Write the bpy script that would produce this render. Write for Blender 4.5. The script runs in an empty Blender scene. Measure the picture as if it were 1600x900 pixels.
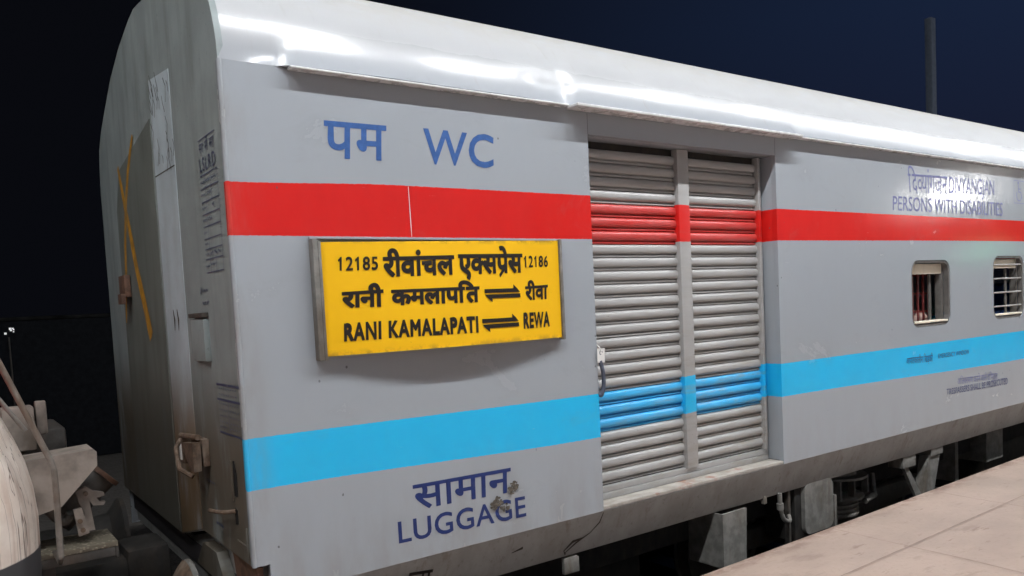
import bpy, bmesh, math, random
from mathutils import Vector, Matrix, noise

random.seed(7)
sc = bpy.context.scene
COL = sc.collection

# ------------------------------------------------------------------ camera
cam = bpy.data.cameras.new('camera')
cam.sensor_width = 36.0
cam.lens = 1238.67 / 1600 * 36
cam.shift_y = (554.19 - 450) / 1600
cam.clip_start = 0.05
cam.clip_end = 2000
camo = bpy.data.objects.new('camera', cam)
COL.objects.link(camo)
R = ((0.80875467, 0.07685596, -0.58310294),
     (-0.58603622, 0.02140223, -0.81000216),
     (-0.04977379, 0.99681247, 0.06234953))
camo.matrix_world = Matrix.Translation((0, -3.7, 2.59)) @ Matrix(R).to_4x4()
sc.camera = camo

# ------------------------------------------------------------------ night sky
world = bpy.data.worlds.new('World')
sc.world = world
world.use_nodes = True
wn = world.node_tree
bg = wn.nodes['Background']
# night: almost black, with the blue glow of the town low in the sky beyond the far end of the train
tc = wn.nodes.new('ShaderNodeTexCoord')
sep = wn.nodes.new('ShaderNodeSeparateXYZ')
wn.links.new(tc.outputs['Generated'], sep.inputs[0])
mr = wn.nodes.new('ShaderNodeMapRange'); mr.interpolation_type = 'SMOOTHSTEP'
mr.inputs[1].default_value = .30; mr.inputs[2].default_value = 1.25
wn.links.new(sep.outputs[0], mr.inputs[0])
mz = wn.nodes.new('ShaderNodeMapRange')
mz.inputs[1].default_value = .02; mz.inputs[2].default_value = .30
wn.links.new(sep.outputs[2], mz.inputs[0])
hi = wn.nodes.new('ShaderNodeMix'); hi.data_type = 'RGBA'
hi.inputs[6].default_value = (.0092, .0090, .0225, 1)     # low
hi.inputs[7].default_value = (.0105, .0205, .054, 1)     # higher up
wn.links.new(mz.outputs[0], hi.inputs[0])
sm = wn.nodes.new('ShaderNodeMix'); sm.data_type = 'RGBA'
sm.inputs[6].default_value = (.0024, .0027, .0042, 1)
wn.links.new(mr.outputs[0], sm.inputs[0]); wn.links.new(hi.outputs[2], sm.inputs[7])
wn.links.new(sm.outputs[2], bg.inputs[0])
bg.inputs[1].default_value = 1.0

LAMP_STRENGTH = 385.0         # the lit tubes over the platform
FILL_STRENGTH = 10.0
LAMP_COLOR = (0.97, 0.985, 1.0, 1)
LAMP_Y, LAMP_Z = -3.3, 9.2
BACK_Y, BACK_Z = -9.0, 9.2      # added row of tubes for fill light, deeper under the canopy
LAMP_X = (-5.6, -2.4, 0.7, 3.6, 6.5, 9.5, 12.5, 15.7, 19.2, 24.0)

vs = sc.view_settings
vs.view_transform = 'Standard'
vs.look = 'None'
vs.gamma = 1
vs.use_curve_mapping = False
vs.exposure = 0.13

# ------------------------------------------------------------------ node helpers
class NT:
    def __init__(s, name):
        s.mat = bpy.data.materials.new(name)
        s.mat.use_nodes = True
        s.t = s.mat.node_tree
        s.b = s.t.nodes['Principled BSDF']
    def n(s, kind, **kw):
        nd = s.t.nodes.new('ShaderNode' + kind)
        for k, v in kw.items():
            setattr(nd, k, v)
        return nd
    def put(s, sock, v):
        if isinstance(v, bpy.types.NodeSocket):
            s.t.links.new(v, sock)
        elif v is not None:
            sock.default_value = v
    def math(s, op, a, b=0.0, c=0.0, clamp=False):
        nd = s.n('Math', operation=op, use_clamp=clamp)
        for i, v in enumerate((a, b, c)):
            s.put(nd.inputs[i], v)
        return nd.outputs[0]
    def mix(s, fac, a, b, blend='MIX'):
        nd = s.n('Mix', data_type='RGBA', blend_type=blend)
        s.put(nd.inputs['Factor'], fac)
        s.put(nd.inputs[6], a); s.put(nd.inputs[7], b)
        return nd.outputs[2]
    def pos(s):
        if not hasattr(s, '_p'):
            s._p = s.n('NewGeometry').outputs['Position']
            sp = s.n('SeparateXYZ'); s.t.links.new(s._p, sp.inputs[0])
            s.x, s.y, s.z = sp.outputs
        return s._p
    def scaled(s, v):
        s.pos()
        nd = s.n('VectorMath', operation='MULTIPLY')
        s.t.links.new(s._p, nd.inputs[0]); nd.inputs[1].default_value = v
        return nd.outputs[0]
    def noise(s, scale, detail=3, rough=0.55, stretch=(1, 1, 1), dist=0.0):
        nd = s.n('TexNoise')
        s.t.links.new(s.scaled(stretch), nd.inputs['Vector'])
        nd.inputs['Scale'].default_value = scale
        nd.inputs['Detail'].default_value = detail
        nd.inputs['Roughness'].default_value = rough
        nd.inputs['Distortion'].default_value = dist
        return nd.outputs['Fac']
    def smooth(s, v, a, b, lo=0.0, hi=1.0):
        if a > b: a, b, lo, hi = b, a, hi, lo
        nd = s.n('MapRange', interpolation_type='SMOOTHSTEP')
        s.put(nd.inputs['Value'], v)
        for k, q in zip(('From Min', 'From Max', 'To Min', 'To Max'), (a, b, lo, hi)):
            s.put(nd.inputs[k], q)
        return nd.outputs[0]
    def bump(s, height, strength, dist=0.01, prev=None):
        nd = s.n('Bump')
        nd.inputs['Strength'].default_value = strength
        nd.inputs['Distance'].default_value = dist
        s.put(nd.inputs['Height'], height)
        if prev is not None:
            s.put(nd.inputs['Normal'], prev)
        return nd.outputs[0]
    def out(s, color=None, rough=None, normal=None, metal=None, spec=None):
        s.put(s.b.inputs['Base Color'], color)
        s.put(s.b.inputs['Roughness'], rough)
        s.put(s.b.inputs['Normal'], normal)
        s.put(s.b.inputs['Metallic'], metal)
        if spec is not None:
            s.b.inputs['Specular IOR Level'].default_value = spec
        return s.mat

def simple(name, col, rough=0.6, metal=0.0, var=0.25, scale=9.0, dirt=None, dirt_amt=0.5, bump=0.15):
    m = NT(name)
    n1 = m.noise(scale, 4, 0.6)
    dark = tuple(c * (1 - var) for c in col) + (1,)
    light = tuple(min(1, c * (1 + var * .5)) for c in col) + (1,)
    c = m.mix(m.smooth(n1, .3, .7), dark, light)
    if dirt:
        d = m.smooth(m.noise(scale * .45, 5, .65, (1, 1, .35)), .45, .7, 0, dirt_amt)
        c = m.mix(d, c, dirt + (1,))
    r = m.math('ADD', m.math('MULTIPLY', n1, .2), rough - .1)
    return m.out(c, r, m.bump(n1, bump, .004), metal)

def stripes(m, base, wear=0.0):
    """the coach livery: red and blue bands at fixed heights on the body"""
    m.pos()
    wob = m.math('MULTIPLY', m.math('SUBTRACT', m.noise(40, 2), .5), .006)
    z = m.math('ADD', m.z, wob)
    def level(v0, *steps):
        o = v0
        for a, b, d in steps:
            o = m.math('ADD', o, m.smooth(m.x, a, b, 0, d))
        return o
    rt = level(3.217, (1.1, 2.0, .023), (3.4, 5.2, -.024))
    rb = level(2.972, (3.5, 9.3, .026))
    bt = level(2.029, (1.1, 3.3, -.019), (3.4, 5.0, .030))
    bb = level(1.784, (1.1, 3.3, -.049), (3.4, 5.0, .051), (5.0, 9.2, -.048))
    def band(lo, hi):
        a = m.smooth(m.math('SUBTRACT', z, lo), -.002, .002)
        b = m.smooth(m.math('SUBTRACT', hi, z), -.002, .002)
        return m.math('MULTIPLY', a, b)
    n = m.noise(6, 4, .6, (1, 1, .6))
    red = m.mix(n, (.66, .014, .012, 1), (.76, .02, .016, 1))
    blue = m.mix(n, (.012, .52, .97, 1), (.018, .57, 1.0, 1))
    c = m.mix(band(rb, rt), base, red)
    return m.mix(band(bb, bt), c, blue)

def coach_paint(name, side=True):
    m = NT(name); m.pos()
    big = m.noise(.9, 3, .5)
    fine = m.noise(14, 5, .62, (1, 1, .5))
    streak = m.noise(2.2, 5, .6, (2.5, 2.5, .7))
    base = m.mix(big, (.362, .402, .445, 1), (.395, .432, .472, 1))
    base = m.mix(m.smooth(fine, .35, .75, 0, .06), base, (.33, .34, .36, 1))
    c = stripes(m, base)
    # dust washed down the panels, thicker near the bottom and near the corner
    low = m.math('ADD', m.smooth(m.z, 1.9, 1.2, 0, m.math('MULTIPLY', m.smooth(m.x, 6, 3, .3, 1), .36)), m.smooth(m.x, 1.30, 1.08, 0, .5))
    d = m.math('MULTIPLY', m.smooth(streak, .35, .72), m.math('ADD', low, .015), clamp=True)
    c = m.mix(d, c, (.27, .245, .205, 1))
    # small chips: pale and dark
    v = m.n('TexVoronoi', feature='F1'); m.t.links.new(m.scaled((1, 1, .7)), v.inputs['Vector'])
    v.inputs['Scale'].default_value = 9
    gate = m.smooth(m.noise(1.6, 2), .50, .57)
    chip = m.math('MULTIPLY', m.smooth(m.math('ADD', v.outputs['Distance'], m.math('MULTIPLY', m.noise(60, 2), .06)), .085, .065), gate)
    c = m.mix(m.math('MULTIPLY', chip, .75), c, (.10, .095, .09, 1))
    v2 = m.n('TexVoronoi', feature='F1'); m.t.links.new(m.scaled((1, 1, .45)), v2.inputs['Vector'])
    v2.inputs['Scale'].default_value = 5.3
    gate2 = m.smooth(m.noise(1.1, 2, .5, (1.3, 1, 1)), .57, .63)
    chip2 = m.math('MULTIPLY', m.smooth(m.math('ADD', v2.outputs['Distance'], m.math('MULTIPLY', m.noise(50, 3), .08)), .075, .06), gate2)
    c = m.mix(m.math('MULTIPLY', chip2, .5), c, (.62, .62, .62, 1))
    smg = m.math('MULTIPLY', m.smooth(m.noise(1.7, 6, .68, (1, 1, 1.5), .6), .56, .74, 0, .16), 1.0)
    c = m.mix(smg, c, (.22, .215, .20, 1))
    scr = m.math('MULTIPLY', m.smooth(m.noise(26, 3, .6, (.35, 1, 2.2), .4), .70, .76, 0, .35), m.smooth(m.noise(1.3, 2), .5, .6))
    c = m.mix(scr, c, (.60, .60, .60, 1))
    r = m.math('ADD', m.math('ADD', m.math('MULTIPLY', fine, .08), m.math('ADD', .13, m.math('MULTIPLY', smg, 1.2))), m.math('MULTIPLY', d, .35))
    b = m.bump(m.noise(.75, 2, .4, (1, 1, 1.2)), .22, .05)
    b = m.bump(m.noise(3.2, 2, .4, (1, 1, .7)), .16, .02, b)
    b = m.bump(fine, .04, .004, b)
    return m.out(c, r, b)

def roof_paint():
    m = NT('light_graded_roof_paint'); m.pos()
    fine = m.noise(10, 5, .6, (.5, 1, 1))
    big = m.noise(1.2, 3, .5)
    c = m.mix(big, (.415, .43, .45, 1), (.46, .47, .485, 1))
    c = m.mix(m.smooth(m.z, 3.79, 3.98), (.385, .41, .445, 1), c)  # same paint as the wall; brighter upper shading put into the colour
    dusty = m.smooth(m.z, 3.98, 4.4, 0, .55)
    c = m.mix(m.math('MULTIPLY', dusty, m.smooth(fine, .25, .6)), c, (.43, .40, .345, 1))
    st = m.smooth(m.noise(4, 4, .6, (5, 1, .5)), .58, .75, 0, .25)
    c = m.mix(st, c, (.34, .32, .29, 1))
    r = m.math('ADD', m.math('MULTIPLY', fine, .10), .19)
    r = m.math('ADD', r, m.smooth(m.z, 3.95, 4.16, 0, .4))
    b = m.bump(m.noise(1.1, 2, .4), .16, .05)
    b = m.bump(m.noise(4, 2, .4), .04, .02, b)
    return m.out(c, r, b)

def end_paint(name, base, brown, streaky=.45, tan=(.105, .08, .052, 1)):
    m = NT(name); m.pos()
    streak = m.noise(2.6, 5, .6, (1, 3, .45))
    blot = m.noise(3, 5, .65)
    fine = m.noise(34, 4, .7)
    c = m.mix(m.smooth(blot, .3, .7), tuple(v * .8 for v in base) + (1,), base + (1,))
    c = m.mix(m.smooth(streak, .42, .72, 0, streaky), c, tuple(v * .5 for v in base[:2]) + (base[2] * .44, 1))
    c = m.mix(m.smooth(fine, .62, .74, 0, .45), c, tuple(v * .35 for v in base) + (1,))
    rust = m.math('MULTIPLY', m.smooth(m.z, 2.5, 1.85, 0, brown), m.smooth(m.noise(2.4, 4, .6, (1, 2, .6)), .15, .48))  # rust, deepened on the end wall to paint in the gap's shade
    c = m.mix(rust, c, tan)
    return m.out(c, m.math('ADD', m.math('MULTIPLY', blot, .25), .5), m.bump(fine, .10, .003))

M = {}
M['wall'] = coach_paint('coach_side_paint')
M['roof'] = roof_paint()
M['end'] = end_paint('grimy_shaded_end_paint', (.30, .35, .355), .9)
M['strip'] = end_paint('pale_end_strip_paint', (.50, .59, .64), 1.0, .2, (.20, .135, .075, 1))
M['vest'] = end_paint('shaded_vestibule_paint', (.165, .185, .17), .5)  # darker base paints in the light's fall-off across the end

def shutter_paint(name, kind):
    m = NT(name); m.pos()
    n = m.noise(9, 4, .6, (.4, 1, 2))
    base = m.mix(n, (.36, .36, .36, 1), (.45, .45, .445, 1))
    c = stripes(m, base) if kind == 'bands' else (m.mix(m.smooth(n, .2, .9, 1, .82), base, kind) if kind else base)
    dust = m.math('MULTIPLY', m.smooth(m.noise(7, 5, .65, (.5, 1, 3)), .45, .72), m.smooth(m.z, 2.9, 1.4, .15, .75))
    dust = m.math('MULTIPLY', dust, m.smooth(m.x, 3.6, 5.0, .5, 1.0))
    c = m.mix(dust, c, (.30, .26, .20, 1))
    c = m.mix(m.smooth(m.noise(55, 3, .7, (.4, 1, 1)), .66, .74, 0, .6), c, (.14, .12, .10, 1))
    return m.out(c, m.math('ADD', m.math('MULTIPLY', n, .2), .28), m.bump(m.noise(12, 3), .03, .004))
M['shutter'] = shutter_paint('shutter_paint', 'bands')
M['slat_grey'] = shutter_paint('slat_grey_paint', None)
M['slat_red'] = shutter_paint('slat_red_paint', (.60, .030, .026, 1))
M['slat_blue'] = shutter_paint('slat_blue_paint', (.03, .45, .86, 1))

def skirt_paint():
    m = NT('dusty_skirt_paint'); m.pos()
    s1 = m.noise(4, 5, .65, (1, 1, .6)); s2 = m.noise(22, 4, .7)
    c = m.mix(m.smooth(s1, .3, .7), (.27, .268, .255, 1), (.345, .35, .345, 1))
    c = m.mix(m.smooth(s2, .55, .75, 0, .55), c, (.16, .14, .115, 1))
    c = m.mix(m.smooth(m.noise(9, 5, .7, (1, 1, .2)), .56, .7, 0, .5), c, (.17, .13, .09, 1))
    return m.out(c, .6, m.bump(s2, .15, .004))
M['skirt'] = skirt_paint()

def sill_mat():
    m = NT('dusty_sill'); m.pos()
    s = m.noise(10, 5, .65, (.6, 1, 1)); q = m.noise(4, 4, .6)
    c = m.mix(m.smooth(s, .35, .65), (.36, .33, .29, 1), (.48, .45, .41, 1))
    c = m.mix(m.smooth(q, .56, .66, 0, .7), c, (.32, .13, .08, 1))
    return m.out(c, .8, m.bump(s, .2, .004))
M['sill'] = sill_mat()

M['gutter'] = simple('gutter_metal', (.72, .73, .74), .28, .0, .1, 12, (.3, .26, .2), .15)
M['under'] = simple('black_underframe', (.03, .028, .026), .8, 0, .4, 12, (.08, .06, .045), .5)
M['undergrey'] = simple('dusty_grey_bracket', (.22, .215, .20), .65, 0, .3, 14, (.11, .085, .06), .7)
M['darkgrey'] = simple('dark_steel', (.09, .085, .08), .6, .3, .3, 16, (.12, .085, .06), .5)
M['rubber'] = simple('black_rubber', (.02, .02, .021), .55, 0, .2, 20)
M['rust'] = simple('rusty_latch', (.15, .10, .068), .75, 0, .5, 25, (.25, .20, .16), .7)
M['rustdark'] = simple('rust_brown', (.16, .085, .055), .8, 0, .4, 18, (.07, .05, .04), .6)
M['hole'] = simple('dark_slot', (.008, .008, .008), .9, 0, .2)
M['yellow'] = None
M['cream'] = simple('cream_blind', (.85, .80, .66), .6, 0, .06, 10)
M['maroon'] = simple('maroon_grille', (.14, .02, .02), .5, 0, .25, 15)
M['steelbar'] = simple('window_bar_steel', (.45, .45, .45), .35, .5, .15, 20)
M['frame'] = simple('window_frame_grey', (.15, .145, .14), .5, 0, .2, 20, (.10, .085, .07), .5)
M['interior'] = simple('interior_panel', (.06, .055, .06), .7, 0, .2, 5)
M['berth'] = simple('blue_berth', (.05, .14, .50), .6, 0, .2, 8)
M['cloth'] = simple('pink_cloth', (.92, .66, .58), .9, 0, .12, 14)
M['seal'] = simple('white_card', (.82, .82, .80), .7, 0, .05, 20)
M['cable'] = simple('grey_seal_cable', (.12, .14, .19), .45, .3, .3, 25)

def paint_ink(name, col, worn=.5):
    m = NT(name)
    n = m.noise(30, 4, .7); q = m.noise(7, 4, .65)
    c = m.mix(m.smooth(n, .3, .7), tuple(v * .85 for v in col) + (1,), tuple(min(1, v * 1.12) for v in col) + (1,))
    c = m.mix(m.smooth(q, .6, .78, 0, worn), c, (.30, .30, .32, 1))
    return m.out(c, .35)
M['ink_blue'] = paint_ink('blue_letter_paint', (.050, .13, .37), .3)
M['ink_navy'] = paint_ink('navy_letter_paint', (.012, .034, .165), .25)
M['ink_faded'] = paint_ink('faded_blue_letter_paint', (.13, .15, .36), .5)
M['ink_dim'] = paint_ink('dim_stencil_paint', (.065, .075, .145), .6)
M['ink_black'] = paint_ink('black_sign_paint', (.018, .014, .012), 0)
M['scuff'] = simple('bare_scuff', (.13, .115, .095), .9, 0, .5, 60)
M['crack'] = simple('crack_line', (.06, .05, .04), .9, 0, .3, 60)
M['xpaint'] = simple('orange_marking_paint', (.50, .25, .015), .7, 0, .35, 14, (.22, .16, .08), .6)

def sign_mat():
    m = NT('yellow_sign_enamel'); m.pos()
    n = m.noise(7, 4, .6); f = m.noise(45, 4, .7)
    c = m.mix(n, (.95, .53, .003, 1), (1.0, .57, .004, 1))
    c = m.mix(m.smooth(f, .66, .76, 0, .6), c, (.45, .24, .02, 1))
    ed = m.math('MAXIMUM', m.smooth(m.z, 2.925, 2.958), m.smooth(m.z, 2.42, 2.38))
    ed = m.math('MULTIPLY', ed, m.smooth(m.noise(14, 4, .7), .42, .6))
    c = m.mix(m.math('MULTIPLY', ed, .6), c, (.30, .17, .03, 1))
    return m.out(c, .38, m.bump(n, .08, .01))
M['yellow'] = sign_mat()

def loco_mat():
    m = NT('locomotive_dirty_white'); m.pos()
    n = m.noise(5, 5, .65)
    lines = m.noise(7, 2, .5, (2.6, 2.6, .07), .15)
    c = m.mix(m.smooth(n, .3, .7), (.66, .56, .49, 1), (.80, .72, .65, 1))
    lm = m.math('ABSOLUTE', m.math('SUBTRACT', lines, .5))
    c = m.mix(m.smooth(lm, .012, .003, 0, .8), c, (.12, .07, .05, 1))
    c = m.mix(m.math('MULTIPLY', m.smooth(lines, .50, .66), m.smooth(m.z, 2.1, 1.65, .05, .6)), c, (.36, .20, .13, 1))
    c = m.mix(m.smooth(m.noise(16, 5, .7), .58, .74, 0, .4), c, (.30, .18, .12, 1))
    redm = m.math('MULTIPLY', m.smooth(m.z, 2.205, 2.212), m.smooth(m.z, 2.60, 2.59))
    c = m.mix(redm, c, (.55, .035, .025, 1))
    blk = m.smooth(m.z, 1.622, 1.615)
    c = m.mix(blk, c, (.06, .06, .065, 1))
    return m.out(c, .55, m.bump(n, .15, .01))
M['loco'] = loco_mat()
M['locobox'] = simple('locomotive_beam_paint', (.28, .24, .21), .65, 0, .4, 7, (.12, .085, .06), .95)
M['rail'] = simple('handrail_steel', (.24, .22, .20), .45, .3, .3, 18, (.14, .09, .06), .7)

def tread_mat():
    m = NT('chequer_plate_tread'); m.pos()
    v = m.n('TexVoronoi'); m.t.links.new(m.scaled((1, .6, 1)), v.inputs['Vector'])
    v.inputs['Scale'].default_value = 55
    h = m.smooth(v.outputs['Distance'], .5, .2)
    c = m.mix(h, (.16, .14, .105, 1), (.30, .27, .21, 1))
    return m.out(c, .55, m.bump(h, .6, .004), .2)
M['tread'] = tread_mat()

def platform_mat():
    m = NT('platform_concrete'); m.pos()
    n = m.noise(2.2, 5, .6, (.7, 1, 1)); f = m.noise(30, 5, .7); s = m.noise(6, 5, .65, (.35, 1, 1))
    c = m.mix(m.smooth(n, .3, .7), (.43, .325, .268, 1), (.52, .395, .325, 1))
    c = m.mix(m.smooth(f, .5, .75, 0, .35), c, (.30, .21, .16, 1))
    c = m.mix(m.smooth(s, .57, .72, 0, .45), c, (.27, .19, .15, 1))
    c = m.mix(m.smooth(m.noise(11, 4, .7, (.25, 1, 1)), .62, .70, 0, .5), c, (.20, .12, .09, 1))
    ed = m.math('SUBTRACT', m.y, m.math('ADD', m.math('MULTIPLY', m.x, .0172), -.390))
    wear = m.math('MULTIPLY', m.smooth(ed, -.16, 0), m.smooth(m.noise(8, 5, .7, (.5, 1, 1)), .38, .62))
    c = m.mix(m.math('MULTIPLY', wear, .7), c, (.19, .105, .075, 1))
    c = m.mix(m.smooth(m.noise(1.1, 4, .6, (1, .6, 1)), .48, .72, 0, .35), c, (.33, .26, .21, 1))
    return m.out(c, m.math('ADD', m.math('MULTIPLY', n, .25), .5), m.bump(f, .12, .005))
M['platform'] = platform_mat()
M['platwall'] = simple('platform_face', (.16, .13, .11), .85, 0, .3, 4, (.06, .05, .04), .6)
M['joint'] = simple('slab_joint_grime', (.38, .28, .235), .9, 0, .3, 12)

def ballast_mat():
    m = NT('ballast'); m.pos()
    v = m.n('TexVoronoi'); m.t.links.new(m._p, v.inputs['Vector']); v.inputs['Scale'].default_value = 18
    c = m.mix(m.noise(6, 3), (.05, .045, .04, 1), (.11, .10, .09, 1))
    return m.out(c, .9, m.bump(v.outputs['Distance'], .8, .03))
M['ballast'] = ballast_mat()
M['sleeper'] = simple('concrete_sleeper', (.14, .13, .12), .85)
M['railsteel'] = simple('rail_steel', (.12, .10, .09), .4, .6)
M['mast'] = simple('galvanised_mast', (.8, .8, .8), .6, 0, .05)
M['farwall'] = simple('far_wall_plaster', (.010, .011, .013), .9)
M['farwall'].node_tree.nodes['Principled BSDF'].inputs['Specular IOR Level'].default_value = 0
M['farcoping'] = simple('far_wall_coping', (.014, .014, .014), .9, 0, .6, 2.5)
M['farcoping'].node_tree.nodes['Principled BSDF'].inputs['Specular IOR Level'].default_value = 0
M['foliage'] = simple('dark_foliage', (.05, .07, .03), .8, 0, .4, 3)
M['lamp_body'] = simple('white_lamp_housing', (.7, .7, .7), .5, 0, .05)
M['canopy'] = simple('canopy_sheet', (.14, .145, .155), .7, .1, .1, 3)
M['post'] = simple('canopy_post_paint', (.30, .20, .12), .5, 0, .2, 5)

def emit(name, col, strength):
    m = NT(name)
    m.b.inputs['Base Color'].default_value = (.8, .8, .8, 1)
    m.b.inputs['Emission Color'].default_value = col
    m.b.inputs['Emission Strength'].default_value = strength
    return m.mat
M['tube'] = emit('lit_tube', LAMP_COLOR, LAMP_STRENGTH)
M['tube_fill'] = emit('lit_tube_fill', LAMP_COLOR, FILL_STRENGTH)
M['flood'] = emit('lit_floodlight', (1, .97, .93, 1), 90)
M['green'] = emit('lit_green_lamp', (.15, 1.0, .55, 1), 10)
M['farglint'] = emit('far_glint_glow', (1, 1, 1, 1), .35)

# ------------------------------------------------------------------ object helpers
def thing(name, label, cat, loc=(0, 0, 0), group=None):
    o = bpy.data.objects.new(name, None); COL.objects.link(o)
    o.empty_display_size = .2
    o.location = loc
    o['label'] = label; o['category'] = cat
    if group: o['group'] = group
    return o

def world_loc(o):
    v = Vector(o.location)
    while o.parent:
        o = o.parent; v += Vector(o.location)
    return v

def link(name, me, mat, parent=None, smooth=None, label=None):
    """mesh data given in world coordinates; the object keeps a local origin"""
    o = bpy.data.objects.new(name, me); COL.objects.link(o)
    if not me.materials: me.materials.append(mat)
    if len(me.vertices):
        n = len(me.vertices)
        c = Vector((0, 0, 0)); zmin = min(v.co.z for v in me.vertices)
        for v in me.vertices: c += v.co
        c /= n; c.z = zmin
    else:
        c = Vector((0, 0, 0))
    me.transform(Matrix.Translation(-c))
    o.location = c
    if parent:
        o.parent = parent
        o.location = c - world_loc(parent)
    if smooth is not None:
        for p in me.polygons: p.use_smooth = True
        if smooth < 180:
            me.set_sharp_from_angle(angle=math.radians(smooth))
    if label: o['label'] = label
    return o

def finish(bm, name):
    me = bpy.data.meshes.new(name)
    bmesh.ops.recalc_face_normals(bm, faces=bm.faces[:])
    bm.to_mesh(me); bm.free()
    return me

def box(bm, x0, x1, y0, y1, z0, z1, bev=0.0, seg=2, mat4=None):
    r = bmesh.ops.create_cube(bm, size=1)
    vs_ = r['verts']
    for v in vs_:
        v.co = Vector(((x0 + x1) / 2 + v.co.x * (x1 - x0), (y0 + y1) / 2 + v.co.y * (y1 - y0), (z0 + z1) / 2 + v.co.z * (z1 - z0)))
    if bev > 0:
        es = set()
        for v in vs_:
            es.update(v.link_edges)
        rr = bmesh.ops.bevel(bm, geom=list(es), offset=bev, segments=seg, affect='EDGES', profile=.6)
        vs_ = list({v for f in rr['faces'] for v in f.verts} | {v for v in vs_ if v.is_valid})
    if mat4 is not None:
        bmesh.ops.transform(bm, matrix=mat4, verts=vs_)
    return vs_

def boxes(name, lst, mat, parent, bev=.004):
    o = None
    for b in lst:
        bm = bmesh.new(); box(bm, *b[:6], bev=b[6] if len(b) > 6 else bev)
        o = link(name, finish(bm, name), mat, parent, 30)
    return o

def prism(bm, pts, axis, a, b):
    """pts: 2D outline; axis 'x','y','z' = extrusion axis"""
    def P(p, t):
        if axis == 'y': return Vector((p[0], t, p[1]))
        if axis == 'x': return Vector((t, p[0], p[1]))
        return Vector((p[0], p[1], t))
    v0 = [bm.verts.new(P(p, a)) for p in pts]; v1 = [bm.verts.new(P(p, b)) for p in pts]
    bm.faces.new(v0); bm.faces.new(list(reversed(v1)))
    n = len(pts)
    for i in range(n):
        j = (i + 1) % n
        bm.faces.new((v0[i], v1[i], v1[j], v0[j]))

def tube(bm, pts, r, seg=10, cap=True):
    pts = [Vector(p) for p in pts]
    rings = []
    up = Vector((0, 0, 1))
    for i, p in enumerate(pts):
        a = pts[max(i - 1, 0)]; b = pts[min(i + 1, len(pts) - 1)]
        t = (b - a).normalized()
        s = t.cross(up if abs(t.z) < .95 else Vector((0, 1, 0))).normalized(); q = s.cross(t)
        rr = r[i] if isinstance(r, (list, tuple)) else r
        rings.append([bm.verts.new(p + (s * math.cos(k * 2 * math.pi / seg) + q * math.sin(k * 2 * math.pi / seg)) * rr) for k in range(seg)])
    for i in range(len(rings) - 1):
        for k in range(seg):
            bm.faces.new((rings[i][k], rings[i][(k + 1) % seg], rings[i + 1][(k + 1) % seg], rings[i + 1][k]))
    if cap:
        bm.faces.new(list(reversed(rings[0]))); bm.faces.new(rings[-1])

def bend_path(pts, n=6, r=.06):
    """round the corners of a polyline"""
    pts = [Vector(p) for p in pts]; out = [pts[0]]
    for i in range(1, len(pts) - 1):
        a = (pts[i - 1] - pts[i]); b = (pts[i + 1] - pts[i])
        ra = min(r, a.length * .45); rb = min(r, b.length * .45)
        p0 = pts[i] + a.normalized() * ra; p2 = pts[i] + b.normalized() * rb
        for k in range(n + 1):
            t = k / n
            out.append(p0 * (1 - t) ** 2 + pts[i] * 2 * t * (1 - t) + p2 * t * t)
    out.append(pts[-1])
    return out

def lathe_x(bm, prof, cx, cy, cz, seg=32):
    """prof: (x offset, radius) revolved about the X axis"""
    rings = []
    for dx, r in prof:
        rings.append([bm.verts.new((cx + dx, cy + r * math.cos(2 * math.pi * k / seg), cz + r * math.sin(2 * math.pi * k / seg))) for k in range(seg)])
    for i in range(len(rings) - 1):
        for k in range(seg):
            bm.faces.new((rings[i][k], rings[i][(k + 1) % seg], rings[i + 1][(k + 1) % seg], rings[i + 1][k]))
    bm.faces.new(rings[0]); bm.faces.new(list(reversed(rings[-1])))

def rrect(x0, x1, z0, z1, r, n=7):
    out = []
    for cx, cz, a0 in ((x1 - r, z1 - r, 0), (x0 + r, z1 - r, 90), (x0 + r, z0 + r, 180), (x1 - r, z0 + r, 270)):
        for k in range(n + 1):
            a = math.radians(a0 + 90 * k / n)
            out.append((cx + r * math.cos(a), cz + r * math.sin(a)))
    return out

def fill_curve(name, loops, extrude):
    """flat plate with holes in the XZ plane, front face at y = 0, thickness extrude*2 behind it"""
    cu = bpy.data.curves.new(name, 'CURVE'); cu.dimensions = '2D'; cu.fill_mode = 'BOTH'; cu.extrude = extrude
    for lp in loops:
        s = cu.splines.new('POLY'); s.points.add(len(lp) - 1); s.use_cyclic_u = True
        for p, q in zip(s.points, lp): p.co = (q[0], q[1], 0, 1)
    o = bpy.data.objects.new(name, cu); COL.objects.link(o)
    dg = bpy.context.evaluated_depsgraph_get()
    me = bpy.data.meshes.new_from_object(o.evaluated_get(dg))
    bpy.data.objects.remove(o); bpy.data.curves.remove(cu)
    for v in me.vertices:
        x, y, z = v.co
        v.co = (x, extrude - z, y)
    bm = bmesh.new(); bm.from_mesh(me); bmesh.ops.remove_doubles(bm, verts=bm.verts[:], dist=1e-5)
    bmesh.ops.recalc_face_normals(bm, faces=bm.faces[:]); bm.to_mesh(me); bm.free()
    return me

# ------------------------------------------------------------------ painted lettering
_gc = {}
def _eval(cu):
    o = bpy.data.objects.new('lettering_source', cu); COL.objects.link(o)
    dg = bpy.context.evaluated_depsgraph_get(); dg.update()
    me = bpy.data.meshes.new_from_object(o.evaluated_get(dg))
    bpy.data.objects.remove(o)
    V = [tuple(v.co) for v in me.vertices]; F = [tuple(p.vertices) for p in me.polygons]
    bpy.data.meshes.remove(me)
    return V, F

def _text_curve(ch):
    cu = bpy.data.curves.new('lettering_source', 'FONT'); cu.body = ch; cu.size = 1; cu.resolution_u = 5
    return cu

def _bbox_x(ch):
    V, F = _eval(_text_curve(ch))
    return min(v[0] for v in V), max(v[0] for v in V)

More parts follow.
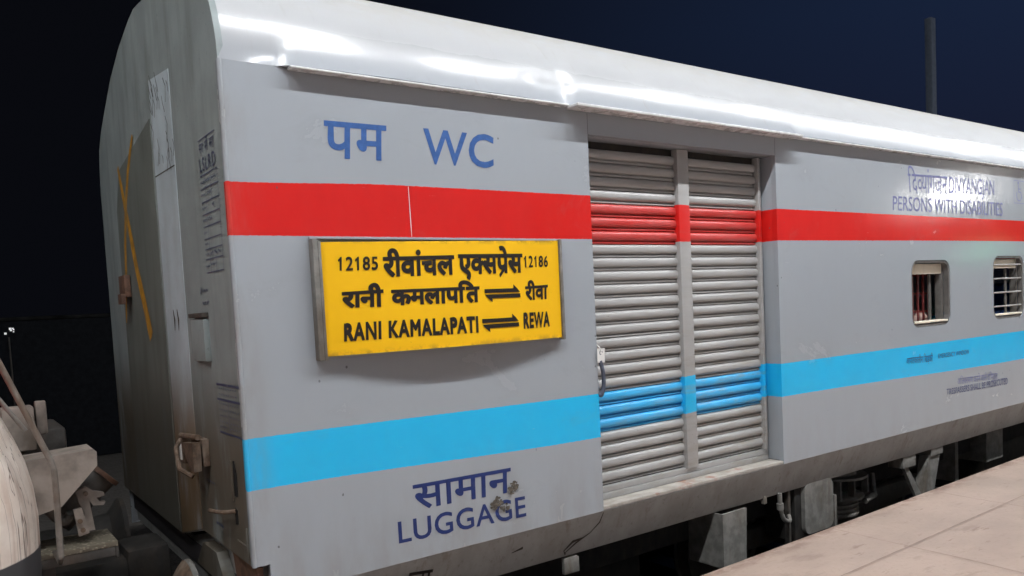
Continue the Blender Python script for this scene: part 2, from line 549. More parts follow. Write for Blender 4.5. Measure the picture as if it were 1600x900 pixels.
def glyph(ch, bold):
    key = (ch, round(bold, 4))
    if key in _gc: return _gc[key]
    half = ch.endswith('~'); c0 = ch[0]
    if ch == ' ':
        r = ([], [], .26); _gc[key] = r; return r
    V, F = _eval(_text_curve(c0))
    if bold > 0:
        cu = _text_curve(c0); o = bpy.data.objects.new('lettering_source', cu); COL.objects.link(o)
        dg = bpy.context.evaluated_depsgraph_get(); dg.update()
        oc = o.to_curve(dg).copy()
        oc.dimensions = '3D'; oc.fill_mode = 'FULL'; oc.bevel_depth = bold; oc.bevel_resolution = 1; oc.resolution_u = 4
        bpy.data.objects.remove(o)
        V2, F2 = _eval(oc)
        n = len(V); V = list(V) + [(x, y, .0006 + z * .012) for x, y, z in V2]
        for f in F2:      # only the faces turned to the viewer of the letter
            if sum(V2[i][2] for i in f) > 1e-7: F = F + [tuple(i + n for i in f)]
    # advance width: distance between two copies of the glyph set side by side
    a1 = _bbox_x('I' + c0 + 'I')[1]; a0 = _bbox_x('II')[1]
    adv = (a1 - a0) * (.72 if c0 == 'ि' else 1)
    if c0 == '1':      # flag of the figure one
        xs = [v[0] for v in V]; xm = max(xs); n = len(V); q = bold
        V = list(V) + [(xm - .02, .70 + q, .0012), (xm - .22 - q, .55 + q, .0012), (xm - .22 - q, .47 - q, .0012), (xm - .02, .60 - q, .0012)]; F = list(F) + [(n, n + 1, n + 2, n + 3)]
    if half:
        xs = [v[0] for v in V]; cut = min(xs) + (max(xs) - min(xs)) * {'क': .70, 'व': .72, 'स': .72}.get(c0, .7)
        bm = bmesh.new(); bv = [bm.verts.new(v) for v in V]
        for f in F:
            try: bm.faces.new([bv[i] for i in f])
            except ValueError: pass
        bmesh.ops.bisect_plane(bm, geom=bm.verts[:] + bm.edges[:] + bm.faces[:], plane_co=(cut, 0, 0), plane_no=(1, 0, 0), clear_outer=True)
        bm.verts.index_update()
        V = [tuple(v.co) for v in bm.verts]; F = [tuple(v.index for v in f.verts) for f in bm.faces]
        bm.free(); adv = cut - .015
    r = (V, F, adv); _gc[key] = r
    return r

def tokens(s):
    out = []
    for c in s:
        if c == '~': out[-1] += '~'
        else: out.append(c)
    return out

def lettering(name, text, quad, place, mat, parent, bold=0.0, hindi=False, track=0.0, extra=None, label=None, zeps=.0):
    """text fitted into quad = ((BL),(BR),(TL),(TR)) of surface coordinates; place(u, v, height) -> world point"""
    V, F = [], []; x = 0.0; k = 0
    pra = None
    for t in tokens(text):
        gv, gf, adv = glyph(t if t != '^' else 'प', bold)
        n = len(V)
        V += [(a + x, b, c + k * .0007) for a, b, c in gv]; F += [tuple(i + n for i in f) for f in gf]
        if t == '^':      # pa with the slanting ra stroke below it
            xs = [v[0] for v in gv]; xr = x + max(xs) * .72
            q = .035 + bold
            pts = [(xr - .02, .20 + q), (xr - .02, .20 - q), (xr - .30, -.10 - q), (xr - .34, -.10 + q * .6)]
            n = len(V); V += [(p[0], p[1], .004 + k * .0007) for p in pts]; F.append((n, n + 1, n + 2, n + 3))
        x += adv + track; k += 1
    base = 'प' if hindi else 'E'
    bv = glyph(base, bold)[0]
    y1 = max(v[1] for v in bv); y0 = min(v[1] for v in bv)
    x0 = min(v[0] for v in V); x1 = max(v[0] for v in V)
    BL, BR, TL, TR = [Vector(p).to_2d() if len(p) > 2 else Vector(p) for p in quad]
    hgt = (TL - BL).length / (y1 - y0)
    me = bpy.data.meshes.new(name)
    W = []
    for a, b, c in V:
        u = (a - x0) / (x1 - x0); v = (b - y0) / (y1 - y0)
        p = (BL * (1 - u) + BR * u) * (1 - v) + (TL * (1 - u) + TR * u) * v
        W.append(place(p.x, p.y, c * hgt + zeps))
    me.from_pydata(W, [], F)
    me.update()
    return link(name, me, mat, parent, label=label)

def flat_marks(name, polys, place, mat, parent, h=0.0):
    V, F = [], []
    for i, pl in enumerate(polys):
        n = len(V); V += [place(p[0], p[1], h + i * .00004) for p in pl]; F.append(tuple(range(n, n + len(pl))))
    me = bpy.data.meshes.new(name); me.from_pydata(V, [], F); me.update()
    return link(name, me, mat, parent)

def on_wall(u, v, h): return (u, -.0012 - h, v)
def on_skirt(u, v, h): return (u, (1.265 - v) / .265 * .10 - .004 - h, v)
def on_end(u, v, h): return (X0 - .003 - h, u, v)

def ribbon(pts, widths):
    out = []
    pts = [Vector(p) for p in pts]
    L, Rr = [], []
    for i, p in enumerate(pts):
        t = (pts[min(i + 1, len(pts) - 1)] - pts[max(i - 1, 0)]).normalized(); n = Vector((-t.y, t.x))
        w_ = widths[i] if isinstance(widths, (list, tuple)) else widths
        L.append(p + n * w_ / 2); Rr.append(p - n * w_ / 2)
    for i in range(len(pts) - 1):
        out.append([L[i], L[i + 1], Rr[i + 1], Rr[i]])
    return out

# ================================================================== SETTING
X0 = 1.112            # end wall of the coach
XE = 25.0             # its far end
WID = 3.24
EDGE = lambda x: -.324 + (min(x, 11.0) - 3.863) * .0172      # platform edge line

def struct(o): o['kind'] = 'structure'; return o
bm = bmesh.new()
bmesh.ops.create_grid(bm, x_segments=2, y_segments=2, size=600)
for v in bm.verts: v.co.z = -.32
struct(link('ground', finish(bm, 'ground'), M['ballast']))

bm = bmesh.new()
xs = [-30, -10, -4, 0, 3, 6, 9, 11, 20, 40, 80]
top = [(x, EDGE(max(x, -4))) for x in xs]
prism(bm, top + [(80, -12), (-30, -12)], 'z', -.3, .8)
pl = link('platform', finish(bm, 'platform'), M['platform']); struct(pl)
pl.data.materials.append(M['platwall'])
for p in pl.data.polygons:
    if abs(p.normal.z) < .5: p.material_index = 1
# slab joints and the coping line scored in the platform top
polys = []
for x in [2.2 + i * 1.55 for i in range(14)]:
    polys += ribbon([(x + random.uniform(-.01, .01) - i * .02, EDGE(x) - .002 - .5 * i) for i in range(9)], .007)
polys += ribbon([(x, EDGE(x) - .62) for x in [0, 2, 4, 6, 8, 10, 11, 16, 24, 40]], .006)
j = flat_marks('platform_joints', polys, lambda u, v, h: (u, v, .804 + h), M['joint'], pl)

trk = bmesh.new()
for yc in (.782, 2.458):
    prism(trk, [(yc - .075, -.172), (yc + .075, -.172), (yc + .012, -.15), (yc + .012, -.045), (yc + .036, -.03), (yc + .036, 0), (yc - .036, 0), (yc - .036, -.03), (yc - .012, -.045), (yc - .012, -.15)], 'x', -30, 60)
for i in range(120):
    x = -18 + i * .6
    box(trk, x - .12, x + .12, .3, 2.94, -.33, -.174)
t_ = link('track', finish(trk, 'track'), M['railsteel']); struct(t_)

# ================================================================== COACH
coach = thing('railway_coach', 'long grey railway coach with red and blue bands beside the platform', 'railway coach', ((X0 + XE) / 2, WID / 2, 0))

W1 = (7.145, 7.865, 2.200, 2.812); W2 = (8.768, 9.49, 2.195, 2.845)
DX0, DX1, DZ0, DZ1 = 3.318, 5.190, 1.292, 3.613
ZB = 1.265
outline = [(X0, 1.42), (1.19, 1.42), (1.19, ZB), (DX0, ZB), (DX0, DZ1), (DX1, DZ1), (DX1, ZB), (XE, ZB), (XE, 3.765), (X0, 3.765)]
loops = [outline, rrect(*W1, .11), rrect(*W2, .11)]
for i in range(9):
    xx = 10.45 + i * 1.6
    loops.append(rrect(xx, xx + .72, 2.2, 2.83, .11))
me = fill_curve('side_wall', loops, .02)
bm = bmesh.new(); bm.from_mesh(me)
for f in bm.faces: f.smooth = False
bm.to_mesh(me); bm.free()
wall = link('side_wall', me, M['wall'], coach)

# ---- roof, swept along X from the end profile to the body profile
def resample(pts, n):
    pts = [Vector(p) for p in pts]; L = [0]
    for a, b in zip(pts, pts[1:]): L.append(L[-1] + (b - a).length)
    out = []; k = 0
    for i in range(n):
        t = L[-1] * i / (n - 1)
        while k < len(pts) - 2 and L[k + 1] < t: k += 1
        f = (t - L[k]) / max(1e-9, L[k + 1] - L[k]); out.append(pts[k].lerp(pts[k + 1], f))
    return out
NP = 30
Bp = resample([(1.62 * (1 - max(0.0, math.cos(a)) ** (2 / 2.1)), 3.77 + .80 * math.sin(a) ** (2 / 2.1)) for a in [k / 80 * math.pi / 2 for k in range(81)]], NP)
Ap = resample([(0, 3.768), (.006, 3.83), (.020, 3.90), (.045, 3.98), (.075, 4.05), (.12, 4.11), (.22, 4.165), (.39, 4.225), (.736, 4.34), (1.10, 4.435), (1.46, 4.49), (1.62, 4.505)], NP)
Fp = resample([(0, 3.60), (.03, 3.78), (.086, 3.938), (.22, 4.05), (.39, 4.14), (.736, 4.306), (1.10, 4.421), (1.46, 4.49), (1.62, 4.505)], NP)
sstep = lambda a, b, x: (lambda t: t * t * (3 - 2 * t))(min(1, max(0, (x - a) / (b - a))))
XS = [X0 + i * .025 for i in range(24)]
while XS[-1] < 2.95: XS.append(XS[-1] + .07)
while XS[-1] < 3.35: XS.append(XS[-1] + .016)
while XS[-1] < 5.3: XS.append(XS[-1] + .07)
while XS[-1] < 5.5: XS.append(XS[-1] + .02)
while XS[-1] < XE - .5: XS.append(XS[-1] + .35)
XS.append(XE)
def lip(x):
    o = .048 * sstep(1.37, 1.46, x)
    o += .014 * sstep(3.145, 3.165, x) * (1 - sstep(5.385, 5.40, x))
    return o
def body_profile(x, Ap=Ap):
    w_ = max(sstep(X0, 1.95, x), 1 - sstep(XE - .9, XE, x) if x > 12 else 0)
    if x > 12: w_ = 1 - sstep(XE - .9, XE, x)
    near = [a.lerp(b, w_) for a, b in zip(Ap, Bp)]
    o = lip(x)
    pts = []
    for y, z in near:
        t = min(1, (z - 3.768) / (.12))
        dy = -o * (1 - t) ** 2
        pts.append([y + dy, z])
    return pts, o
def dent(x, y, z):
    p = Vector((x, y, z)); d = 0.0
    q = (p - Vector((1.38, 0, 3.86))); d += .005 * math.exp(-((q.x / .16) ** 2 + (q.z / .10) ** 2))
    q = (p - Vector((1.62, 0, 3.90))); d += .006 * math.exp(-((q.x / .20) ** 2 + (q.z / .08) ** 2))
    # buckled seam above the left edge of the luggage door
    g = math.exp(-((x - 3.14 + (z - 3.8) * .10) / .07) ** 2) * math.exp(-max(0, z - 3.77) / .28)
    d += g * (.016 + .014 * noise.noise(Vector((x * 13, y * 7, z * 9))))
    g2 = math.exp(-((x - 2.98) / .13) ** 2) * math.exp(-((z - 3.86) / .09) ** 2); d += .018 * g2
    g3 = math.exp(-((x - 2.35) / .05) ** 2) * math.exp(-((z - 3.86) / .04) ** 2); d += .009 * g3
    d += .004 * noise.noise(Vector((x * 1.7, y * 2, z * 3))) * sstep(1.2, 1.6, x)
    return d
bm = bmesh.new(); rings = []
for x in XS:
    near, o = body_profile(x)
    ring = [(0.001, 3.7665), (-o * .6, 3.7655)]
    for y, z in near:
        dd = dent(x, y, z) * (1 - sstep(4.15, 4.45, z)) if x < 12 else 0
        ring.append((y + dd, z - dd * .35))
    far = [(WID - y, z) for y, z in reversed(body_profile(x, Fp)[0][:-1])]
    ring += far + [(WID - .001, 3.60)]
    rings.append([bm.verts.new((x, y, z)) for y, z in ring])
for a, b in zip(rings, rings[1:]):
    for k in range(len(a) - 1):
        bm.faces.new((a[k], a[k + 1], b[k + 1], b[k]))
roof = link('roof', finish(bm, 'roof'), M['roof'], coach, 50)

boxes('side_wall', [(X0 + .03, XE, WID - .03, WID - .002, 1.0, 3.765)], M['wall'], coach)
boxes('floor', [(X0 + .05, XE - .05, .13, WID - .05, 1.12, 1.255), (X0 + .05, XE - .05, .22, WID - .05, 3.70, 3.74)], M['interior'], coach)
boxes('partition', [(6.3, 6.34, .05, WID - .06, 1.27, 3.68), (3.0, 6.3, .30, .33, 1.27, 3.68), (3.0, 3.03, .1, .3, 1.27, 3.68)], M['interior'], coach)

# ---- end wall
endp = [tuple(p) for p in body_profile(X0)[0]]
farh = [(WID - y, z) for y, z in reversed(body_profile(X0, Fp)[0][:-1])]
poly = [(0.0, 1.42), (0.0, 3.766)] + endp[1:] + farh + [(WID, 1.30), (1.37, 1.30), (.86, 1.425)]
bm = bmesh.new(); prism(bm, poly, 'x', X0 + .0005, X0 + .03)
for v in bm.verts:
    if v.co.y < .001 and v.co.z < 3.77 and v.co.x > X0 + .01: v.co.y = .004
endw = link('end_wall', finish(bm, 'end_wall'), M['end'], coach)
endw['label'] = 'grimy end wall with stencilled tables'
# proud corner bead that catches the light where the end meets the side
bm = bmesh.new()
tube(bm, [(X0 + .006, .004, z) for z in (1.42, 2.2, 3.0, 3.766)], .012, 8)
link('corner_bead', finish(bm, 'corner_bead'), M['wall'], coach, 60)
bm = bmesh.new()
prism(bm, [(.885, 1.43), (.885, 3.955), (1.358, 4.01), (1.36, 1.312)], 'x', X0 - .002, X0 + .004)
st = link('end_strip', finish(bm, 'end_strip'), M['strip'], coach)
bm = bmesh.new()
polys = []
for k in range(26):    # scratches on the top of the pale strip
    y = random.uniform(.9, 1.34); z = random.uniform(3.42, 3.9)
    a = random.uniform(-1.2, 1.2); L = random.uniform(.05, .16)
    polys += ribbon([(y, z), (y + L * .4 * math.sin(a), z + L * .6), (y + L * .5 * math.sin(a + .8), z + L)], .006)
on_strip = lambda u, v, h: (X0 - .0035 - h, u, v)
flat_marks('strip_seam', ribbon([(.89, 3.44), (1.355, 3.45)], .007), on_strip, M['crack'], st)
for y in (1.17, 1.08):
    flat_marks('scrape', ribbon([(y, 2.66), (y - .02, 2.60), (y - .01, 2.54)], [.012, .03, .008]), on_strip, M['crack'], st)
flat_marks('scratches', polys, lambda u, v, h: (X0 - .0035 - h, u, v), M['crack'], st)
bm = bmesh.new()
prism(bm, [(1.40, 1.31), (1.40, 3.80), (2.454, 3.66), (2.62, 3.4), (2.62, 1.31)], 'x', X0 - .004, X0 + .004)
vest = link('vestibule_plate', finish(bm, 'vestibule_plate'), M['vest'], coach)
vp = lambda u, v, h: (X0 - .0055 - h, u, v)
polys = ribbon([(1.90, 3.80), (2.00, 3.72), (2.128, 3.6), (2.24, 3.46), (2.31, 3.34), (2.40, 3.15), (2.45, 2.96), (2.52, 2.8), (2.575, 2.60)], [.03, .05, .055, .065, .07, .065, .07, .065, .03])
flat_marks('painted_cross', polys + ribbon([(2.454, 3.69), (2.36, 3.5), (2.262, 3.31), (2.17, 3.14), (2.08, 2.957), (1.93, 2.73), (1.79, 2.50)], [.05, .075, .08, .10, .10, .11, .12]), vp, M['xpaint'], vest)
boxes('door_lock', [(X0 - .05, X0 - .01, 2.30, 2.50, 2.78, 2.93), (X0 - .08, X0 - .05, 2.28, 2.40, 2.73, 2.80)], M['rustdark'], coach)

# tables stencilled on the end wall
def table(y0, y1, z0, z1, rows, cols, header, name):
    polys = []
    zz = [z1] + rows + [z0]
    for z in zz: polys += ribbon([(y0, z), (y1, z)], .0055)
    for c, zt, zb in cols: polys += ribbon([(c, zt), (c, zb)], .0045)
    return polys
polys = table(.12, .415, 2.825, 3.472, [3.30, 3.235, 3.17, 3.11, 3.05, 2.99, 2.94, 2.89], [(.33, 3.30, 2.825), (.235, 3.30, 3.17), (.12, 3.3, 2.825), (.235, 2.94, 2.825)], None, 't')
UPPER = polys; polys = []
polys += ribbon([(.025, 2.27), (.395, 2.27)], .011) + ribbon([(.025, 2.195), (.395, 2.195)], .011) + ribbon([(.025, 2.03), (.39, 2.03)], .009) + ribbon([(.21, 2.195), (.21, 2.04)], .006)
def dashes(y0, y1, z, h, n):
    o = []
    for i in range(n):
        a = y1 - (y1 - y0) * (i + .15) / n; b = y1 - (y1 - y0) * (i + random.uniform(.6, .9)) / n
        k = random.random()
        o += ribbon([(a, z + h * (.2 + .6 * k)), (b, z + h * (.9 - .6 * k))], h * .28)
    return o
for z in (3.25, 3.19, 3.125, 3.065, 3.005, 2.95, 2.90, 2.84):
    UPPER += dashes(.345, .41, z, .03, 3)
for z, a, b in ((3.25, .25, .32), (3.25, .14, .22), (3.19, .24, .3), (3.065, .24, .32), (2.90, .13, .32), (2.845, .24, .32), (3.125, .2, .23)):
    UPPER += dashes(a, b, z, .032, 3)
for z in (2.24, 2.21): polys += dashes(.06, .36, z, .02, 8)
for z in (2.165, 2.135, 2.105, 2.075, 2.05):
    polys += dashes(.23, .37, z, .018, 4) + dashes(.04, .19, z, .018, 4)
for d_ in (dashes(.42, .56, 2.72, .04, 4), dashes(.42, .54, 2.66, .035, 3), dashes(.44, .58, 1.50, .05, 4), dashes(.45, .57, 1.57, .05, 4), dashes(.55, .72, 1.72, .03, 5)):
    flat_marks('stencil_mark', d_, on_end, M['ink_dim'], endw)
flat_marks('stencil_table', UPPER, on_end, M['ink_dim'], endw)
flat_marks('stencil_table', polys, on_end, M['ink_dim'], endw)
lettering('stencil_lettering', 'सा से सा', ((.40, 3.41), (.14, 3.405), (.40, 3.452), (.14, 3.45)), on_end, M['ink_dim'], endw, hindi=True)
lettering('stencil_lettering', 'LSLRD', ((.405, 3.32), (.135, 3.315), (.405, 3.385), (.135, 3.382)), on_end, M['ink_dim'], endw, bold=.01, track=.12)

bm = bmesh.new(); box(bm, X0 - .03, X0 + .005, .455, .70, 2.38, 2.60, .012)
fl = link('lamp_flap', finish(bm, 'lamp_flap'), M['end'], coach, 40)
boxes('flap_hinge', [(X0 - .036, X0, .45, .71, 2.605, 2.63)], M['darkgrey'], fl)
# rusted folding latch
bm = bmesh.new()
box(bm, X0 - .05, X0, .99, 1.06, 1.79, 1.94, .008)
box(bm, X0 - .035, X0, .62, .86, 1.82, 1.965, .006)
prism(bm, [(.62, 1.955), (.86, 1.93), (.70, 1.80), (.62, 1.80)], 'x', X0 - .085, X0 - .045)
tube(bm, [(X0 - .06, .98, 1.93), (X0 - .11, .88, 1.90), (X0 - .12, .78, 1.80), (X0 - .07, .72, 1.76)], .013, 8)
tube(bm, [(X0 - .045, 1.02, 1.95), (X0 - .045, .66, 1.975)], .016, 8)
lt = link('coupler_latch', finish(bm, 'coupler_latch'), M['rust'], coach, 40)
bm = bmesh.new(); box(bm, X0 - .056, X0 - .046, 1.01, 1.045, 1.81, 1.93, .003)
link('latch_plate', finish(bm, 'latch_plate'), M['seal'], lt, 40)
# slot with its lever
bm = bmesh.new(); prism(bm, [(.165, 1.73), (.165, 1.84), (.19, 1.905), (.205, 1.90), (.212, 1.73)], 'x', X0 - .004, X0 + .002)
link('slot', finish(bm, 'slot'), M['hole'], coach)
bm = bmesh.new(); prism(bm, [(.19, 1.59), (.19, 1.66), (.225, 1.665), (.225, 1.585)], 'x', X0 - .004, X0 + .002)
link('slot', finish(bm, 'slot'), M['hole'], coach)
bm = bmesh.new(); tube(bm, bend_path([(X0 - .005, .205, 1.655), (X0 - .05, .24, 1.65), (X0 - .07, .38, 1.635), (X0 - .07, .43, 1.63)], 5, .04), .011, 8)
link('lever', finish(bm, 'lever'), M['rust'], coach, 60)
boxes('slot_frame', [(X0 - .01, X0, .225, .24, 1.70, 1.90), (X0 - .008, X0, .05, .215, 1.505, 1.512), (X0 - .008, X0, .05, .06, 1.44, 1.6)], M['end'], coach, .002)

# headstock under the end wall
bm = bmesh.new()
prism(bm, [(.09, 1.00), (.09, 1.41), (.84, 1.41), (1.34, 1.285), (3.1, 1.285), (3.1, 1.05), (1.1, 1.05), (.80, 1.14)], 'x', X0 + .055, X0 + .16)
link('headstock', finish(bm, 'headstock'), M['skirt'], coach, 30)
bm = bmesh.new()
prism(bm, [(.45, 1.20), (.60, 1.36), (.86, 1.36), (1.02, 1.21)], 'x', X0 - .01, X0 + .05)
link('headstock_plate', finish(bm, 'headstock_plate'), M['end'], coach, 30)
bm = bmesh.new(); prism(bm, [(.03, 1.02), (.03, 1.405), (.40, 1.405), (.30, 1.10)], 'x', X0 + .02, X0 + .052)
link('corner_plate', finish(bm, 'corner_plate'), M['rustdark'], coach, 30)

# ---- skirt below the bend
bm = bmesh.new()
pr = [(0.0, ZB - .0005), (.004, ZB - .012), (.10, 1.005), (.125, 1.0), (.13, 1.02), (.03, ZB - .0005)]
xs_ = [1.19 + i * .4 for i in range(60)]
xs_ = [x for x in xs_ if x < XE] + [XE]
rg = [[bm.verts.new((x, y, z + (.004 * noise.noise(Vector((x * 1.3, 0, k)))if 1 < k < 5 else 0))) for k, (y, z) in enumerate(pr)] for x in xs_]
for a, b in zip(rg, rg[1:]):
    for k in range(len(pr)):
        bm.faces.new((a[k], a[(k + 1) % len(pr)], b[(k + 1) % len(pr)], b[k]))
bm.faces.new(rg[0]); bm.faces.new(list(reversed(rg[-1])))
skirt = link('skirt', finish(bm, 'skirt'), M['skirt'], coach, 30)
for pts_, w_ in (([(3.315, 1.255), (3.30, 1.19), (3.235, 1.13), (3.13, 1.085), (3.05, 1.03)], [.006, .012, .007, .014, .006]),
                 ([(3.19, 1.11), (3.10, 1.10), (3.04, 1.05), (3.06, 1.02)], [.006, .02, .008, .012]), ([(2.62, 1.14), (2.70, 1.155)], [.004, .018])):
    flat_marks('crack', ribbon(pts_, w_), on_skirt, M['crack'], skirt)
lettering('lettering', 'जा', ((1.925, 1.045), (2.075, 1.035), (1.935, 1.192), (2.085, 1.175)), on_skirt, M['ink_black'], skirt, hindi=True, bold=.01)

# ---- gutters and hood
def strip_x(name, x0, x1, y0, y1, z0, z1, mat):
    bm = bmesh.new(); box(bm, x0, x1, y0, y1, z0, z1, .006, 3)
    return link(name, finish(bm, name), mat, coach, 40)
strip_x('rain_gutter', 1.43, 3.135, -.056, -.004, 3.7515, 3.7645, M['gutter'])
strip_x('rain_gutter', 5.40, XE - .3, -.056, -.004, 3.7515, 3.7645, M['gutter'])
strip_x('door_hood', 3.15, 5.392, -.112, -.004, 3.744, 3.7635, M['gutter'])
boxes('header_seam', [(3.318, 3.3205, -.001, .003, 3.615, 3.74, 0), (5.186, 5.1885, -.001, .003, 3.615, 3.74, 0)], M['frame'], coach)

# ---- luggage doorway: jambs, lintel, sill, roller shutter
boxes('door_jamb', [(DX1 + .0015, DX1 + .02, .0415, .16, DZ0, DZ1)], M['wall'], coach, .001)
boxes('door_jamb', [(DX0 - .02, DX0 - .0015, .0415, .16, DZ0, DZ1)], M['wall'], coach, .001)
boxes('door_lintel', [(DX0 - .02, DX1 + .02, .0415, .17, DZ1 + .0015, DZ1 + .02)], M['wall'], coach, .001)
bm = bmesh.new()
box(bm, DX0 + .002, DX1 - .002, .0005, .17, ZB + .002, DZ0 - .001, .006)
link('door_sill', finish(bm, 'door_sill'), M['sill'], coach, 30)

shut = thing('shutter_door', '', '')
for k in ('label', 'category'): del shut[k]
shut.parent = coach; shut.location = Vector((4.25, .15, DZ0)) - Vector(coach.location)
PIT = .0876
slat_prof = [(.168, .0876), (.156, .0866), (.146, .0825), (.1395, .0745), (.136, .0625), (.1355, .0500), (.1375, .0385), (.143, .0305), (.150, .0275), (.166, .0270), (.168, .0190), (.155, .0185), (.1505, .0160), (.150, .0090), (.153, .0050), (.166, .0040), (.168, .0002)]
def slats(x0, x1):
    bm = bmesh.new()
    z = DZ0 + .085; n = 0
    while z + PIT < DZ1 + .03:
        pr_ = [(y + random.uniform(-.001, .001), zz + z) for y, zz in slat_prof]
        N = 7
        rg = [[bm.verts.new((x0 + (x1 - x0) * i / N, y + .0005 * noise.noise(Vector((i * 1.7, z * 9, x0))), min(zz + 0.0008 * noise.noise(Vector((i * .9, z * 5, 3 + x0))), DZ1 + .02))) for y, zz in pr_] for i in range(N + 1)]
        for a, b in zip(rg, rg[1:]):
            for k in range(len(pr_) - 1):
                f = bm.faces.new((a[k], b[k], b[k + 1], a[k + 1])); f.material_index = 1 if 2.96 < z + PIT / 2 < 3.23 else 2 if 1.745 < z + PIT / 2 < 2.01 else 0
        z += PIT; n += 1
    me = bpy.data.meshes.new('slats'); bm.to_mesh(me); bm.free()
    for k in ('slat_grey', 'slat_red', 'slat_blue'): me.materials.append(M[k])
    return link('slats', me, M['slat_grey'], shut, 40)
slats(DX0 + .001, 4.238)
slats(4.338, 5.128)
boxes('mullion', [(4.232, 4.344, .108, .165, DZ0 + .078, DZ1 - .002)], M['shutter'], shut, .006)
boxes('bottom_rail', [(DX0 + .002, 5.16, .118, .168, DZ0 + .0, DZ0 + .04, .004), (DX0 + .002, 5.16, .128, .168, DZ0 + .041, DZ0 + .082, .005)], M['shutter'], shut)
boxes('guide_rail', [(5.124, 5.152, .112, .165, DZ0 + .083, DZ1 - .002), (5.170, 5.186, .135, .168, DZ0 + .002, DZ1 - .002)], M['shutter'], shut, .004)
boxes('shutter_back', [(DX0 + .001, DX1 - .001, .170, .18, DZ0 + .001, DZ1 + .01)], M['under'], shut, .001)
bm = bmesh.new()
tube(bm, bend_path([(3.338, .125, 2.50), (3.338, .105, 2.495), (3.338, .105, 2.43), (3.338, .125, 2.425)], 3, .01), .007, 6)
link('latch_handle', finish(bm, 'latch_handle'), M['undergrey'], shut, 60)

# ---- windows
def window(x0, x1, z0, z1, bars):
    w_ = thing('window', '', '')
    for k in ('label', 'category'): del w_[k]
    w_.parent = coach; w_.location = Vector(((x0 + x1) / 2, 0, z0)) - Vector(coach.location)
    g = .0015
    me = fill_curve('frame', [rrect(x0 + g, x1 - g, z0 + g, z1 - g, .109), rrect(x0 + .026, x1 - .026, z0 + .026, z1 - .022, .088)], .022)
    for v in me.vertices: v.co.y += .006
    link('frame', me, M['frame'], w_, 40)
    boxes('shade', [(x0 + .04, x1 - .045, .055, .075, z1 - .125, z1 - .03)], M['cream'], w_, .006)
    boxes('sill', [(x0 + .05, x1 - .06, -.004, .10, z0 + .034, z0 + .052)], M['cream'], w_, .006)
    bm = bmesh.new()
    if bars == 'upright':
        n = 6
        for i in range(n):
            xx = x0 + .06 + (x1 - x0 - .12) * (i + .35) / n
            box(bm, xx - .011, xx + .011, .142, .154, z0 + .04, z1 - .03)
        for zf in (.22, .50, .78):
            box(bm, x0 + .05, x1 - .05, .1545, .162, z0 + (z1 - z0) * zf - .008, z0 + (z1 - z0) * zf + .008)
        link('grille', finish(bm, 'grille'), M['maroon'], w_, 30)
    else:
        for i in range(4):
            zz = z0 + .13 + (z1 - z0 - .22) * i / 3
            tube(bm, [(x0 + .005, .02, zz), (x1 - .005, .02, zz)], .0085, 8)
        link('grille', finish(bm, 'grille'), M['steelbar'], w_, 60)
    boxes('sliding_sash', [(x1 - .20, x1 - .165, .10, .118, z0 + .04, z1 - .03), (x1 - .06, x1 - .03, .05, .118, z0 + .04, z1 - .03)], M['frame'], w_, .004)
    return w_
window(*W1, 'upright'); window(*W2, 'level')
for i in range(9):
    xx = 10.45 + i * 1.6
    window(xx, xx + .72, 2.2, 2.83, 'level')
boxes('berth', [(9.55, 11.0, .26, .95, 1.27, 2.26, .05), (9.86, 10.4, .26, .95, 2.2, 2.56, .06), (7.6, 8.8, .34, .9, 1.27, 2.08, .04)], M['berth'], coach)

# ---- underframe
boxes('underframe', [(1.6, XE - .6, .42, 2.9, .72, 1.11), (2.6, 4.2, .6, 2.8, .35, .72), (9.2, 12.5, .45, 2.8, .25, .72)], M['under'], coach, .01)
bm = bmesh.new()
prism(bm, [(4.50, 1.00), (4.765, 1.00), (4.745, .60), (4.50, .60)], 'y', .0305, .05)
prism(bm, [(4.49, 1.00), (4.499, 1.0), (4.499, .60), (4.49, .60)], 'y', .03, .36)
prism(bm, [(4.50, .60), (4.745, .60), (4.745, .59), (4.50, .59)], 'y', .03, .36)
link('step_bracket', finish(bm, 'step_bracket'), M['undergrey'], coach, 30)
bm = bmesh.new(); prism(bm, rrect(5.585, 5.985, .60, 1.02, .07), 'y', .095, .13)
link('equipment_cover', finish(bm, 'equipment_cover'), M['undergrey'], coach, 30)
boxes('equipment_box', [(5.50, 5.98, .131, .42, .56, 1.02)], M['under'], coach)
boxes('equipment_bracket', [(6.0, 6.03, .09, .35, .55, .86)], M['undergrey'], coach)
bm = bmesh.new(); tube(bm, bend_path([(5.22, .07, 1.02), (5.225, .07, .90), (5.26, .07, .80), (5.36, .08, .76), (5.40, .12, .80)], 5, .05), .018, 8)
tube(bm, [(5.222, .07, .94), (5.226, .07, .89)], .028, 8)
link('brake_hose', finish(bm, 'brake_hose'), M['undergrey'], coach, 60)
boxes('hose_clip', [(5.05, 5.09, .09, .12, .96, 1.02)], M['undergrey'], coach)
boxes('cable_bracket', [(3.06, 3.17, .10, .13, .885, .99, .006), (3.165, 3.18, .10, .24, .885, .98, .003)], M['undergrey'], coach)
boxes('pipe_post', [(5.40, 5.43, .12, .16, .5, 1.0)], M['darkgrey'], coach)
